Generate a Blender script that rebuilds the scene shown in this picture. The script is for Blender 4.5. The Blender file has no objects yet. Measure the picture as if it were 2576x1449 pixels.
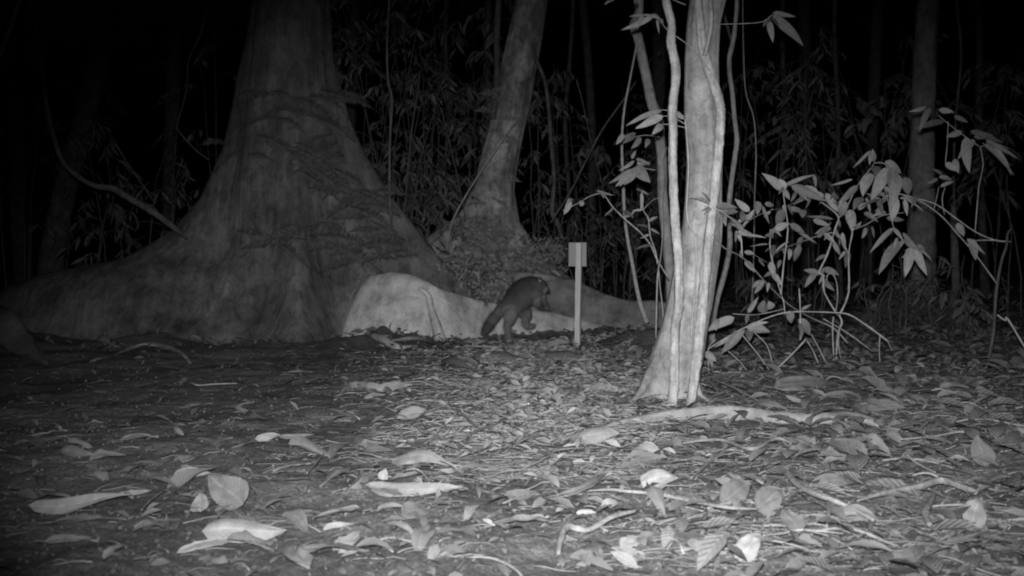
import bpy, math, random
import numpy as np
from mathutils import Vector, Matrix
from math import sin, cos, pi, radians, sqrt, exp

random.seed(11)
rng = np.random.default_rng(11)
S = bpy.context.scene

# ------------------------------------------------------------------ camera
CAM_H = 0.60
F = 2641.0                      # focal length in units of a 2576 px wide picture
PITCH = radians(2.27)
cam_d = bpy.data.cameras.new('camera')
cam = bpy.data.objects.new('camera', cam_d)
S.collection.objects.link(cam)
cam.location = (0, 0, CAM_H)
cam.rotation_euler = (pi / 2 - PITCH, 0, 0)
cam_d.sensor_width = 36
cam_d.lens = F / 2576 * 36
cam_d.clip_start = 0.05
cam_d.clip_end = 300
S.camera = cam
cam_d.dof.use_dof = True
cam_d.dof.focus_distance = 4.0
cam_d.dof.aperture_fstop = 5.0

# ------------------------------------------------------------------ night sky
w = bpy.data.worlds.new('World')
S.world = w
w.use_nodes = True
nt = w.node_tree
nt.nodes.clear()
wo = nt.nodes.new('ShaderNodeOutputWorld')
bg = nt.nodes.new('ShaderNodeBackground')
sky = nt.nodes.new('ShaderNodeTexSky')
sky.sky_type = 'NISHITA'
sky.sun_disc = False
sky.sun_elevation = radians(-4.5)
sky.sun_rotation = radians(200)
bw = nt.nodes.new('ShaderNodeRGBToBW')
nt.links.new(sky.outputs[0], bw.inputs[0])
nt.links.new(bw.outputs[0], bg.inputs[0])
bg.inputs[1].default_value = 0.05
nt.links.new(bg.outputs[0], wo.inputs[0])

# ------------------------------------------------------------------ the infrared flash mounted just above the lens
fl = bpy.data.lights.new('infrared_flash', 'SPOT')
fl.energy = 900
fl.spot_size = radians(72)
fl.spot_blend = 1.0
fl.shadow_soft_size = 0.022
flo = bpy.data.objects.new('infrared_flash', fl)
S.collection.objects.link(flo)
flo.location = (-0.02, -0.02, CAM_H + 0.075)

S.view_settings.view_transform = 'Standard'
S.view_settings.look = 'None'
S.view_settings.exposure = 0
S.view_settings.gamma = 1
S.view_settings.use_curve_mapping = False
S.cycles.filter_width = 2.0

# ------------------------------------------------------------------ geometry helpers
cp, sp = cos(PITCH), sin(PITCH)

def ray(px, py):
    x = (px - 1288) / F
    u = -(py - 724.5) / F
    return Vector((x, cp + u * sp, -sp + u * cp))

def at(px, py, y):
    v = ray(px, py)
    return Vector((0, 0, CAM_H)) + v * (y / v.y)

aim = at(1475, 850, 4) - flo.location
flo.rotation_euler = aim.to_track_quat('-Z', 'Y').to_euler()
flo.scale = (1, 0.60, 1)      # the LED panel throws a beam wider than it is high

_perm = np.random.default_rng(5).random((256, 256))
def vnoise(x, y):
    x = np.asarray(x, float); y = np.asarray(y, float)
    xi = np.floor(x).astype(int); yi = np.floor(y).astype(int)
    fx = x - xi; fy = y - yi
    fx = fx * fx * (3 - 2 * fx); fy = fy * fy * (3 - 2 * fy)
    a = _perm[xi & 255, yi & 255]; b = _perm[(xi + 1) & 255, yi & 255]
    c = _perm[xi & 255, (yi + 1) & 255]; d = _perm[(xi + 1) & 255, (yi + 1) & 255]
    return (a * (1 - fx) + b * fx) * (1 - fy) + (c * (1 - fx) + d * fx) * fy - 0.5

def height(x, y):
    x = np.asarray(x, float); y = np.asarray(y, float)
    h = 0.07 * vnoise(x * 0.7 + 3, y * 0.7 + 9) + 0.035 * vnoise(x * 2.3, y * 2.3)
    h = h + 0.018 * vnoise(x * 7, y * 7) + 0.010 * vnoise(x * 19, y * 19) + 0.006 * vnoise(x * 47, y * 47)
    # a shallow bank of litter rising to the right, a low mound left of centre
    h = h + 0.07 * np.exp(-((x - 1.9) ** 2 / 0.8 + (y - 4.2) ** 2 / 1.6))
    h = h + 0.035 * np.exp(-((x + 0.25) ** 2 / 0.35 + (y - 4.6) ** 2 / 0.25))
    h = h + 0.10 * np.exp(-((x - 0.85) ** 2 / 0.10 + (y - 6.55) ** 2 / 0.06))
    h = h + (0.16 * vnoise(x * 1.7 + 11, y * 1.3) + 0.05 * vnoise(x * 5 + 2, y * 4)) * np.exp(-((y - 7.3) ** 2 / 0.5)) / (1 + np.exp((x + 0.95) * 9)) + 0.05 * np.exp(-((x + 1.25) ** 2 / 0.25 + (y - 6.9) ** 2 / 0.12))
    h = h + np.clip(y - 13, 0, 60) * 0.02
    near = np.clip((y - 0.6) / 1.2, 0, 1)
    return h * near - 0.02

_pl = _perm.tolist()
def _vn(x, y):
    xi = math.floor(x); yi = math.floor(y)
    fx = x - xi; fy = y - yi
    fx = fx * fx * (3 - 2 * fx); fy = fy * fy * (3 - 2 * fy)
    r0 = _pl[xi & 255]; r1 = _pl[(xi + 1) & 255]
    y0 = yi & 255; y1 = (yi + 1) & 255
    return (r0[y0] * (1 - fx) + r1[y0] * fx) * (1 - fy) + (r0[y1] * (1 - fx) + r1[y1] * fx) * fy - 0.5

def H(x, y):
    """the same ground height for one point"""
    h = 0.07 * _vn(x * 0.7 + 3, y * 0.7 + 9) + 0.035 * _vn(x * 2.3, y * 2.3)
    h += 0.018 * _vn(x * 7, y * 7) + 0.010 * _vn(x * 19, y * 19) + 0.006 * _vn(x * 47, y * 47)
    h += 0.07 * exp(-((x - 1.9) ** 2 / 0.8 + (y - 4.2) ** 2 / 1.6))
    h += 0.035 * exp(-((x + 0.25) ** 2 / 0.35 + (y - 4.6) ** 2 / 0.25))
    h += 0.10 * exp(-min(700, (x - 0.85) ** 2 / 0.10 + (y - 6.55) ** 2 / 0.06))
    h += (0.16 * _vn(x * 1.7 + 11, y * 1.3) + 0.05 * _vn(x * 5 + 2, y * 4)) * exp(-min(700, (y - 7.3) ** 2 / 0.5)) / (1 + exp(min(300, (x + 0.95) * 9))) + 0.05 * exp(-min(700, (x + 1.25) ** 2 / 0.25 + (y - 6.9) ** 2 / 0.12))
    h += min(60, max(0, y - 13)) * 0.02
    return h * min(1, max(0, (y - 0.6) / 1.2)) - 0.02

def gnd(px, py, off=0.0):
    v = ray(px, py)
    t = CAM_H / max(1e-4, -v.z)
    for _ in range(12):
        p = v * t
        z = H(p.x, p.y) + off
        t = (CAM_H - z) / max(1e-4, -v.z)
        if t > 60: t = 60
    p = Vector((0, 0, CAM_H)) + v * t
    return Vector((p.x, p.y, H(p.x, p.y) + off))

def link(o, parent=None):
    S.collection.objects.link(o)
    if parent: o.parent = parent

def mesh_from(name, verts, faces, mat, smooth=True, uv=None):
    me = bpy.data.meshes.new(name)
    me.from_pydata([tuple(v) for v in verts], [], faces)
    if smooth: me.polygons.foreach_set('use_smooth', [True] * len(me.polygons))
    if mat: me.materials.append(mat)
    if uv is not None:
        l = me.uv_layers.new(name='UVMap')
        idx = np.zeros(len(me.loops), int); me.loops.foreach_get('vertex_index', idx)
        l.data.foreach_set('uv', np.asarray(uv, float)[idx].ravel())
    me.update()
    return me

def mesh_np(name, V, Q, mat, smooth=True, uv=None):
    """fast mesh from numpy arrays of verts and equal-sided faces"""
    V = np.asarray(V, np.float32); Q = np.asarray(Q, np.int32)
    k = Q.shape[1]
    me = bpy.data.meshes.new(name)
    me.vertices.add(len(V)); me.vertices.foreach_set('co', V.ravel())
    me.loops.add(Q.size); me.loops.foreach_set('vertex_index', Q.ravel())
    me.polygons.add(len(Q)); me.polygons.foreach_set('loop_start', np.arange(0, Q.size, k, dtype=np.int32))
    me.polygons.foreach_set('loop_total', np.full(len(Q), k, np.int32))
    me.polygons.foreach_set('use_smooth', np.full(len(Q), smooth))
    if mat: me.materials.append(mat)
    if uv is not None:
        l = me.uv_layers.new(name='UVMap')
        l.data.foreach_set('uv', np.asarray(uv, np.float32)[Q.ravel()].ravel())
    me.update(calc_edges=True)
    return me

def obj(name, verts, faces, mat, parent=None, origin=None, smooth=True, uv=None):
    """one mesh object, world-space verts; origin at the thing's base"""
    if origin is None:
        origin = Vector((0, 0, 0))
    off = parent.location if parent is not None and parent.parent is None else origin
    if parent is not None and parent.parent is not None:
        off = parent.parent.location
    vs = [(v[0] - off[0], v[1] - off[1], v[2] - off[2]) for v in verts]
    o = bpy.data.objects.new(name, mesh_from(name, vs, faces, mat, smooth, uv))
    link(o, parent)
    if parent is None: o.location = origin
    return o

def tag(o, label=None, cat=None, group=None, kind=None):
    if label: o['label'] = label
    if cat: o['category'] = cat
    if group: o['group'] = group
    if kind: o['kind'] = kind
    return o

def thing(name, label, cat, loc, group=None):
    o = bpy.data.objects.new(name, None)
    o.empty_display_size = 0.1
    link(o); o.location = loc
    return tag(o, label, cat, group)

def smooth_path(pts, n=5):
    """Catmull-Rom through (Vector, radius) pairs"""
    out = []
    P = [(Vector(p), r) for p, r in pts]
    for i in range(len(P) - 1):
        p0 = P[max(i - 1, 0)]; p1 = P[i]; p2 = P[i + 1]; p3 = P[min(i + 2, len(P) - 1)]
        for k in range(n):
            t = k / n
            t2, t3 = t * t, t * t * t
            v = 0.5 * ((2 * p1[0]) + (p2[0] - p0[0]) * t + (2 * p0[0] - 5 * p1[0] + 4 * p2[0] - p3[0]) * t2 + (3 * p1[0] - p0[0] - 3 * p2[0] + p3[0]) * t3)
            out.append((v, p1[1] * (1 - t) + p2[1] * t))
    out.append(P[-1])
    return out

def tube(pts, sides=8, rough=0.0, jag=0.0, seed=0, verts=None, faces=None):
    """tapered tube along (point, radius) pairs with lumpy skin"""
    V = [] if verts is None else verts
    Fc = [] if faces is None else faces
    rr = random.Random(seed)
    base = len(V)
    n = len(pts)
    up = Vector((0.13, 0.31, 0.94))
    prev = None
    ph = rr.random() * 9
    for i, (p, r) in enumerate(pts):
        a = pts[max(i - 1, 0)][0]; b = pts[min(i + 1, n - 1)][0]
        t = (b - a)
        if t.length < 1e-7: t = Vector((0, 0, 1))
        t.normalize()
        if prev is None:
            s = t.orthogonal().normalized()
        else:
            s = (prev - t * prev.dot(t)).normalized()
        prev = s
        q = t.cross(s)
        knot = 1 + jag * (rr.random() - 0.5)
        for k in range(sides):
            an = 2 * pi * k / sides
            m = 1 + rough * (rr.random() - 0.5) + rough * 0.6 * sin(3 * an + ph + i * 0.13)
            V.append(p + (s * cos(an) + q * sin(an)) * (r * m * knot))
    for i in range(n - 1):
        for k in range(sides):
            a = base + i * sides + k; b = base + i * sides + (k + 1) % sides
            Fc.append((a, b, b + sides, a + sides))
    Fc.append(tuple(base + k for k in reversed(range(sides))))
    Fc.append(tuple(base + (n - 1) * sides + k for k in range(sides)))
    return V, Fc

# ------------------------------------------------------------------ materials (the place as seen in infrared: greys)
def new_mat(name, rough=0.9):
    m = bpy.data.materials.new(name); m.use_nodes = True
    n = m.node_tree
    b = n.nodes['Principled BSDF']
    b.inputs['Roughness'].default_value = rough
    b.inputs['Specular IOR Level'].default_value = 0.15
    return m, n, b

def N(n, t, **kw):
    x = n.nodes.new(t)
    for k, v in kw.items():
        if k in x.inputs: x.inputs[k].default_value = v
        else: setattr(x, k, v)
    return x

def ramp(n, src, stops):
    r = n.nodes.new('ShaderNodeValToRGB')
    cr = r.color_ramp
    while len(cr.elements) < len(stops): cr.elements.new(0.5)
    for e, (p, v) in zip(cr.elements, stops):
        e.position = p; e.color = (v, v, v, 1)
    n.links.new(src, r.inputs[0])
    return r.outputs[0]

def mul(n, a, b, op='MULTIPLY'):
    m = n.nodes.new('ShaderNodeMath'); m.operation = op
    for i, s in enumerate((a, b)):
        if isinstance(s, (int, float)): m.inputs[i].default_value = s
        else: n.links.new(s, m.inputs[i])
    return m.outputs[0]

def bark(name, lo, hi, stretch=0.16, scale=22, bump=0.5, patch=0.35, dist=0.006):
    m, n, b = new_mat(name, 0.95)
    tc = N(n, 'ShaderNodeTexCoord'); mp = N(n, 'ShaderNodeMapping')
    mp.inputs['Scale'].default_value = (1, 1, stretch)
    n.links.new(tc.outputs['Object'], mp.inputs[0])
    n1 = N(n, 'ShaderNodeTexNoise', Scale=scale, Detail=8, Roughness=0.65)
    n.links.new(mp.outputs[0], n1.inputs['Vector'])
    n2 = N(n, 'ShaderNodeTexNoise', Scale=scale * 0.22, Detail=5, Roughness=0.6, Distortion=0.4)
    n.links.new(tc.outputs['Object'], n2.inputs['Vector'])
    n3 = N(n, 'ShaderNodeTexNoise', Scale=scale * 8, Detail=4, Roughness=0.7)
    n.links.new(tc.outputs['Object'], n3.inputs['Vector'])
    c1 = ramp(n, n1.outputs['Fac'], [(0.3, lo), (0.62, hi)])
    c2 = ramp(n, n2.outputs['Fac'], [(0.34, 1 - patch), (0.66, 1 + patch * 0.25)])
    c3 = ramp(n, n3.outputs['Fac'], [(0.32, 0.72), (0.68, 1.14)])
    n4 = N(n, 'ShaderNodeTexNoise', Scale=scale * 0.75, Detail=7, Roughness=0.7, Distortion=0.8)
    n.links.new(tc.outputs['Object'], n4.inputs['Vector'])
    c4 = ramp(n, n4.outputs['Fac'], [(0.38, 1 - patch * 0.7), (0.5, 1.0), (0.68, 1 + patch * 0.3)])
    c = mul(n, mul(n, mul(n, c1, c2), c3), c4)
    n.links.new(c, b.inputs['Base Color'])
    bp = N(n, 'ShaderNodeBump', Strength=bump, Distance=dist)
    n.links.new(mul(n, n1.outputs['Fac'], mul(n, n3.outputs['Fac'], 0.3), 'ADD'), bp.inputs['Height'])
    n.links.new(bp.outputs[0], b.inputs['Normal'])
    return m

M = {}
M['bark_big'] = bark('smooth_buttress_bark', 0.14, 0.24, 0.12, 15, 1.0, 0.5, 0.025)
M['bark_rear'] = bark('stained_rear_root_bark', 0.20, 0.33, 0.5, 9, 0.6, 0.6, 0.01)
M['bark_ground'] = bark('grey_ground_root_bark', 0.28, 0.40, 0.5, 30, 0.5, 0.25)
M['bark_root'] = bark('pale_root_bark', 0.54, 0.72, 0.4, 13, 0.8, 0.42, 0.012)
M['bark_moss'] = bark('mottled_mossy_bark', 0.24, 0.50, 0.6, 16, 0.7, 0.55, 0.012)
M['bark_fore'] = bark('ridged_pale_bark', 0.33, 0.50, 0.14, 34, 0.9, 0.42, 0.006)
M['bark_vine'] = bark('stringy_vine_bark', 0.34, 0.62, 0.10, 70, 1.0, 0.30, 0.005)
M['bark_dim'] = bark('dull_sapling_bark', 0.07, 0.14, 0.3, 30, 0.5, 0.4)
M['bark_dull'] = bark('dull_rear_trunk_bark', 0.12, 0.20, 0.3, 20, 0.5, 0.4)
M['bark_mid'] = bark('greyish_sapling_bark', 0.28, 0.44, 0.2, 40, 0.5, 0.3)
M['twig'] = bark('twig_bark', 0.28, 0.46, 0.5, 80, 0.6, 0.2, 0.002)
M['stick'] = bark('weathered_stick_bark', 0.22, 0.37, 0.5, 60, 0.9, 0.3, 0.004)

def leaf_mat(name, lo, hi, veins=14, vstr=0.25, random_src='object', rough=0.65, trans=0.12):
    m, n, b = new_mat(name, rough)
    b.inputs['Specular IOR Level'].default_value = 0.3
    uv = N(n, 'ShaderNodeUVMap')
    sx = N(n, 'ShaderNodeSeparateXYZ'); n.links.new(uv.outputs[0], sx.inputs[0])
    av = mul(n, mul(n, sx.outputs['Y'], 0.5, 'SUBTRACT'), 0, 'ADD')
    ab = n.nodes.new('ShaderNodeMath'); ab.operation = 'ABSOLUTE'; n.links.new(av, ab.inputs[0])
    ph = mul(n, mul(n, sx.outputs['X'], mul(n, ab.outputs[0], 0.55), 'SUBTRACT'), veins * 2 * pi)
    si = n.nodes.new('ShaderNodeMath'); si.operation = 'SINE'; n.links.new(ph, si.inputs[0])
    rib = ramp(n, ab.outputs[0], [(0.0, 1.35), (0.045, 1.0)])
    tc = N(n, 'ShaderNodeTexCoord')
    n1 = N(n, 'ShaderNodeTexNoise', Scale=45, Detail=5, Roughness=0.7)
    n.links.new(tc.outputs['Object'], n1.inputs['Vector'])
    if random_src == 'object':
        oi = N(n, 'ShaderNodeObjectInfo'); rnd = oi.outputs['Random']
    else:
        g = N(n, 'ShaderNodeNewGeometry'); rnd = g.outputs['Random Per Island']
    base = ramp(n, rnd, [(0.0, lo), (1.0, hi)])
    mot = ramp(n, n1.outputs['Fac'], [(0.28, 0.66), (0.7, 1.15)])
    vc = mul(n, mul(n, si.outputs[0], 0.03), 1.0, 'ADD')
    c = mul(n, mul(n, base, mot), mul(n, vc, rib))
    n.links.new(c, b.inputs['Base Color'])
    bp = N(n, 'ShaderNodeBump', Strength=vstr, Distance=0.002)
    n.links.new(mul(n, si.outputs[0], n1.outputs['Fac'], 'ADD'), bp.inputs['Height'])
    n.links.new(bp.outputs[0], b.inputs['Normal'])
    return m

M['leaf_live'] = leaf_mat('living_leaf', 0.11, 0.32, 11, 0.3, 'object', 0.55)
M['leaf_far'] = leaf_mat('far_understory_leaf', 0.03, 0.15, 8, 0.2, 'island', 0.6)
M['leaf_dry'] = leaf_mat('dry_fallen_leaf', 0.13, 0.25, 13, 0.25, 'object', 0.8)
M['leaf_dry_pale'] = leaf_mat('pale_fallen_leaf', 0.27, 0.37, 13, 0.25, 'object', 0.8)
M['leaf_litter'] = leaf_mat('small_leaf_litter', 0.12, 0.24, 7, 0.4, 'island', 0.85)
M['leaf_brightened_litter'] = leaf_mat('brightened_litter_scraps', 0.27, 0.46, 7, 0.3, 'island', 0.85)  # litter tone raised to stand in for light on the middle ground
M['frond_dark'] = leaf_mat('dark_frond_blade', 0.06, 0.11, 5, 0.2, 'island', 0.8)
M['moss'] = leaf_mat('creeper_leaf', 0.10, 0.30, 5, 0.2, 'island', 0.8)
M['fibre'], _n, _b = new_mat('rootlet_fibre', 0.9)
g_ = N(_n, 'ShaderNodeNewGeometry')
_n.links.new(ramp(_n, g_.outputs['Random Per Island'], [(0, 0.15), (1, 0.38)]), _b.inputs['Base Color'])

M['fibre_brightened'], _n, _b = new_mat('brightened_rootlet_fibre', 0.9)  # fibre tone raised where the grazing flash leaves the middle too dark
g_ = N(_n, 'ShaderNodeNewGeometry')
_n.links.new(ramp(_n, g_.outputs['Random Per Island'], [(0, 0.28), (1, 0.6)]), _b.inputs['Base Color'])
def soil():
    m, n, b = new_mat('dark_forest_soil', 0.95)
    tc = N(n, 'ShaderNodeTexCoord')
    n1 = N(n, 'ShaderNodeTexNoise', Scale=2.2, Detail=6, Roughness=0.6)
    n2 = N(n, 'ShaderNodeTexNoise', Scale=60, Detail=8, Roughness=0.75)
    n3 = N(n, 'ShaderNodeTexVoronoi', Scale=120)
    for x in (n1, n2, n3): n.links.new(tc.outputs['Object'], x.inputs['Vector'])
    c1 = ramp(n, n1.outputs['Fac'], [(0.35, 0.13), (0.65, 0.25)])
    c2 = ramp(n, n2.outputs['Fac'], [(0.3, 0.55), (0.72, 1.6)])
    c3 = ramp(n, n3.outputs['Distance'], [(0.1, 1.25), (0.6, 0.85)])
    n.links.new(mul(n, mul(n, c1, c2), c3), b.inputs['Base Color'])
    bp = N(n, 'ShaderNodeBump', Strength=1.0, Distance=0.012)
    n.links.new(mul(n, n2.outputs['Fac'], mul(n, n3.outputs['Distance'], 0.3), 'ADD'), bp.inputs['Height'])
    n.links.new(bp.outputs[0], b.inputs['Normal'])
    return m
M['soil'] = soil()

# ------------------------------------------------------------------ forest floor
def axis(segs):
    out = []
    for a, b, st in segs:
        k = max(1, int(round((b - a) / st)))
        out += list(np.linspace(a, b, k, endpoint=False))
    out.append(segs[-1][1])
    return np.array(out)
gx = axis([(-60, -20, 8), (-20, -8, 1.5), (-8, -4, 0.3), (-4, -2, 0.05), (-2, 2.4, 0.014), (2.4, 4.5, 0.05), (4.5, 8, 0.3), (8, 20, 1.5), (20, 60, 8)])
gy = axis([(-20, -2, 3), (-2, 1.4, 0.4), (1.4, 4.2, 0.011), (4.2, 7, 0.022), (7, 12, 0.08), (12, 20, 0.4), (20, 60, 3)])
GX, GY = np.meshgrid(gx, gy)
GZ = height(GX, GY)
nx, ny = len(gx), len(gy)
Vg = np.stack([GX.ravel(), GY.ravel(), GZ.ravel()], 1)
i, j = np.meshgrid(np.arange(nx - 1), np.arange(ny - 1))
q = (j * nx + i).ravel()
Qg = np.stack([q, q + 1, q + nx + 1, q + nx], 1)
floor = bpy.data.objects.new('forest_floor', mesh_np('forest_floor', Vg, Qg, M['soil']))
link(floor); tag(floor, kind='structure')

# ------------------------------------------------------------------ trees with flaring buttresses
def lerp_tab(tab, z):
    return float(np.interp(z, [t[0] for t in tab], [t[1] for t in tab]))

def fin_trunk(center, r0, fins, zmax, levels, sides=160, noise=0.02, seed=0):
    """center(z)->(x,y); r0 table; fins: (azimuth, angular width, reach table)"""
    zs = levels
    V, Fc = [], []
    for z in zs:
        cx, cy = center(z)
        b = lerp_tab(r0, z)
        for k in range(sides):
            a = 2 * pi * k / sides - pi
            r = b
            for az, wd, tab in fins:
                e = max(0.0, lerp_tab(tab, z) - b)
                d = (a - az + pi) % (2 * pi) - pi
                r += e * exp(-(abs(d) / wd) ** 1.5)
            nn = _vn(a * 3.1 + seed, z * 2.2 + seed) * 2 + _vn(a * 9 + seed, z * 5) * 0.8
            r *= 1 + noise * nn
            V.append(Vector((cx + r * cos(a), cy + r * sin(a), z)))
    n = len(zs)
    for i in range(n - 1):
        for k in range(sides):
            a = i * sides + k; b = i * sides + (k + 1) % sides
            Fc.append((a, b, b + sides, a + sides))
    return V, Fc

# tree 1: the big one left of centre
D1 = 7.7; k1 = D1 / F
c1x = (738 - 1288) * k1
zz = lambda py, d: at(1288, py, d).z
lev = list(np.linspace(-0.15, 0.9, 36)) + list(np.linspace(0.95, 2.6, 26)) + list(np.linspace(2.8, 7, 10))
L1 = [(-0.15, 2.6), (0, 2.5), (zz(722, D1), 2.15), (zz(690, D1), 1.9), (zz(650, D1), 1.27), (zz(580, D1), .90), (zz(500, D1), .69), (zz(370, D1), .51), (zz(200, D1), .40), (zz(0, D1), .285), (7, .22)]
R1 = [(-0.15, 1.55), (0, 1.5), (zz(740, D1), 1.36), (zz(680, D1), 1.16), (zz(590, D1), .94), (zz(500, D1), .73), (zz(400, D1), .56), (zz(300, D1), .42), (zz(150, D1), .30), (zz(0, D1), .27), (7, .22)]
F1 = [(-.15, 1.05), (0, 0.95), (.15, .78), (.4, .62), (.8, .50), (1.3, .38), (2.0, .28), (7, .2)]
F2 = [(-.15, 1.15), (0, 1.05), (.12, .85), (.3, .68), (.6, .52), (1.1, .40), (2.0, .28), (7, .2)]
r01 = [(-.15, .52), (0, .50), (.4, .42), (.8, .36), (1.4, .31), (2.4, .265), (7, .2)]
F2 = [(z_, v_ * .8 if v_ > .5 else v_) for z_, v_ in F2]
t1 = thing('buttressed_tree', 'huge dark tree with wide flaring buttresses left of centre', 'tree', (c1x, D1, H(c1x, D1)))
V, Fc = fin_trunk(lambda z: (c1x + 0.03 * max(0, z - 2), D1), r01,
    [(pi - .05, .42, L1), (0.06, .30, R1), (-pi * .42, .30, F1), (-pi * .72, .42, F2), (pi * .5, .4, F1)], 7, lev, 220, 0.022, 2)
obj('trunk', V, Fc, M['bark_big'], t1)

# its pale root ridge running right along the ground
def ridge(path, seed=0, n=7, sides=22, noise=0.05):
    """path: (px, top_py, depth, half thickness at top, half thickness at foot)"""
    P = []
    for px, py, d, tt, tb in path:
        p = at(px, py, d); P.append((p, tt, tb))
    S_ = smooth_path([(p, 0) for p, _, _ in P], n)
    tts = np.interp(np.linspace(0, len(P) - 1, len(S_)), range(len(P)), [a[1] for a in P])
    tbs = np.interp(np.linspace(0, len(P) - 1, len(S_)), range(len(P)), [a[2] for a in P])
    V, Fc = [], []
    m = len(S_)
    for i, (p, _) in enumerate(S_):
        a = S_[max(i - 1, 0)][0]; b = S_[min(i + 1, m - 1)][0]
        t = Vector((b.x - a.x, b.y - a.y, 0)).normalized()
        s = Vector((t.y, -t.x, 0))
        base = H(p.x, p.y) - 0.08
        h = max(0.03, p.z - base)
        for k in range(sides + 1):
            f = k / sides * 2 - 1           # -1 .. 1 across
            an = f * pi / 2
            g = cos(an)
            # height falls off as a rounded ridge, foot spreads
            wdt = tts[i] * sin(an) + (tbs[i] - tts[i]) * (abs(f) ** 2.6) * (1 if f > 0 else -1)
            zh = g ** 0.75 if g > 0 else 0
            nz = (_vn(i * 0.35 + seed, k * 0.5 + seed)) * noise * h + (_vn(i * 1.1 + seed, k * 1.3)) * noise * .4 * h
            V.append(p + s * (wdt + nz) - Vector((0, 0, h * (1 - zh) - nz * 0.3)))
    w_ = sides + 1
    for i in range(m - 1):
        for k in range(sides):
            a = i * w_ + k
            Fc.append((a, a + 1, a + 1 + w_, a + w_))
    Fc.append(tuple(range(w_))); Fc.append(tuple((m - 1) * w_ + k for k in reversed(range(w_))))
    return V, Fc

ZR = sum(gnd(q, 855).z for q in range(1100, 1500, 20)) / 20
def rootd(px, half):
    py = float(np.interp(px, [838, 960, 1110, 1200, 1285, 1450, 1530, 1610], [838, 861, 862, 855, 849, 846, 850, 862]))
    v = ray(px, py)
    return (CAM_H - ZR) / -v.z * v.y + half
V, Fc = ridge([(px, py, rootd(px, tb * 1.1), tt, tb) for px, py, tt, tb in [(838, 800, .04, .06), (862, 752, .06, .10), (888, 718, .09, .17), (918, 699, .11, .24), (955, 688, .13, .28), (1010, 686, .12, .24), (1060, 700, .10, .20), (1110, 728, .07, .14),
               (1200, 754, .055, .11), (1262, 766, .05, .10), (1380, 785, .05, .10), (1450, 800, .045, .10), (1530, 826, .04, .10), (1610, 862, .03, .08)]], 3)
V.reverse(); Fc = [tuple(len(V) - 1 - i for i in f) for f in Fc]
obj('buttress_root', V, Fc, M['bark_root'], t1)
def z5(x, y): return (791.5 + x * .2407, 590.3 + y * .2407)
def strand(pts, parent, mat, name, dfun, px_r, sides=10, seed=0, rough=.12):
    P = []
    for (x, y), r in zip(pts, px_r):
        d = dfun(x, y); P.append((at(x, y, d), r * d / F))
    V, Fc = tube(smooth_path(P, 5), sides, rough, .06, seed)
    return obj(name, V, Fc, mat, parent)
strand([z5(1090, 560), z5(1190, 640), z5(1225, 800), z5(1290, 1000), z5(1335, 1230)], t1, M['bark_root'], 'root_strand', lambda x, y: rootd(1100, -.045) + (860 - y) * .0006, [3, 7, 9, 13, 17], 14)
def gstrand(pts, rs, parent, mat, name, lift=0.3, sides=10, seed=0, rough=.15, n=5, arch=None):
    """tube lying on the ground through picture points"""
    P = []
    for i, ((x, y), r) in enumerate(zip(pts, rs)):
        g = gnd(x, y); rad = r * g.y / F
        g.z += rad * lift + (arch[i] if arch else 0)
        P.append((g, rad))
    if lift < 1:
        P[0] = (P[0][0] - Vector((0, 0, P[0][1] * 1.6)), P[0][1]); P[-1] = (P[-1][0] - Vector((0, 0, P[-1][1] * 1.6)), P[-1][1])
    else:
        P = [(p + Vector((0, 0, .017)), r * (.92 if 0 < q_ < len(P) - 1 else .6)) for q_, (p, r) in enumerate(P)]
    V, Fc = tube(smooth_path(P, n), sides, rough * 1.4, .22, seed)
    return V, Fc, P
for pts, rs in [([(350, 838), (430, 828), (520, 826), (640, 820), (740, 812)], [5, 8, 9, 10, 14]),
                ([(270, 897), (335, 876), (400, 872), (455, 890), (480, 915)], [3, 5, 6, 5, 4]),
                ([(880, 838), (950, 850), (1000, 862), (1040, 868)], [12, 10, 8, 4])]:
    V, Fc, P = gstrand(pts, rs, t1, None, '', .5)
    obj('surface_root', V, Fc, M['bark_root'], t1)

# tree 2: leaning mossy tree behind
D2 = 9.3; k2 = D2 / F
cen2 = [(-.2, 1222), (zz(680, D2), 1222), (zz(560, D2), 1236), (zz(480, D2), 1242), (zz(400, D2), 1257), (zz(250, D2), 1291), (zz(0, D2), 1338), (7, 1480)]
r02 = [(-.2, 62), (zz(680, D2), 60), (zz(560, D2), 54), (zz(480, D2), 50), (zz(400, D2), 45), (zz(250, D2), 41), (zz(0, D2), 37), (7, 28)]
sc = lambda tab: [(z, v * k2) for z, v in tab]
L2 = [(-.2, 330), (zz(720, D2), 280), (zz(640, D2), 225), (zz(590, D2), 150), (zz(540, D2), 84), (zz(470, D2), 50), (7, 20)]
R2 = [(-.2, 300), (zz(740, D2), 270), (zz(690, D2), 215), (zz(620, D2), 125), (zz(560, D2), 70), (zz(470, D2), 48), (7, 20)]
Fr2 = [(-.2, 200), (zz(740, D2), 160), (zz(640, D2), 90), (zz(560, D2), 60), (7, 20)]
t2 = thing('buttressed_tree', 'leaning mottled tree with flared mossy foot behind the raccoon', 'tree', ((1222 - 1288) * k2, D2, 0))
V, Fc = fin_trunk(lambda z: ((lerp_tab(cen2, z) - 1288) * k2, D2), sc(r02), [(pi, .5, sc(L2)), (0, .45, sc(R2)), (-pi * .45, .35, sc(Fr2))], 7,
                  list(np.linspace(-.15, 1.2, 36)) + list(np.linspace(1.25, 3.2, 24)) + [4, 5, 6, 7], 130, 0.05, 7)
obj('trunk', V, Fc, M['bark_moss'], t2)
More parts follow.
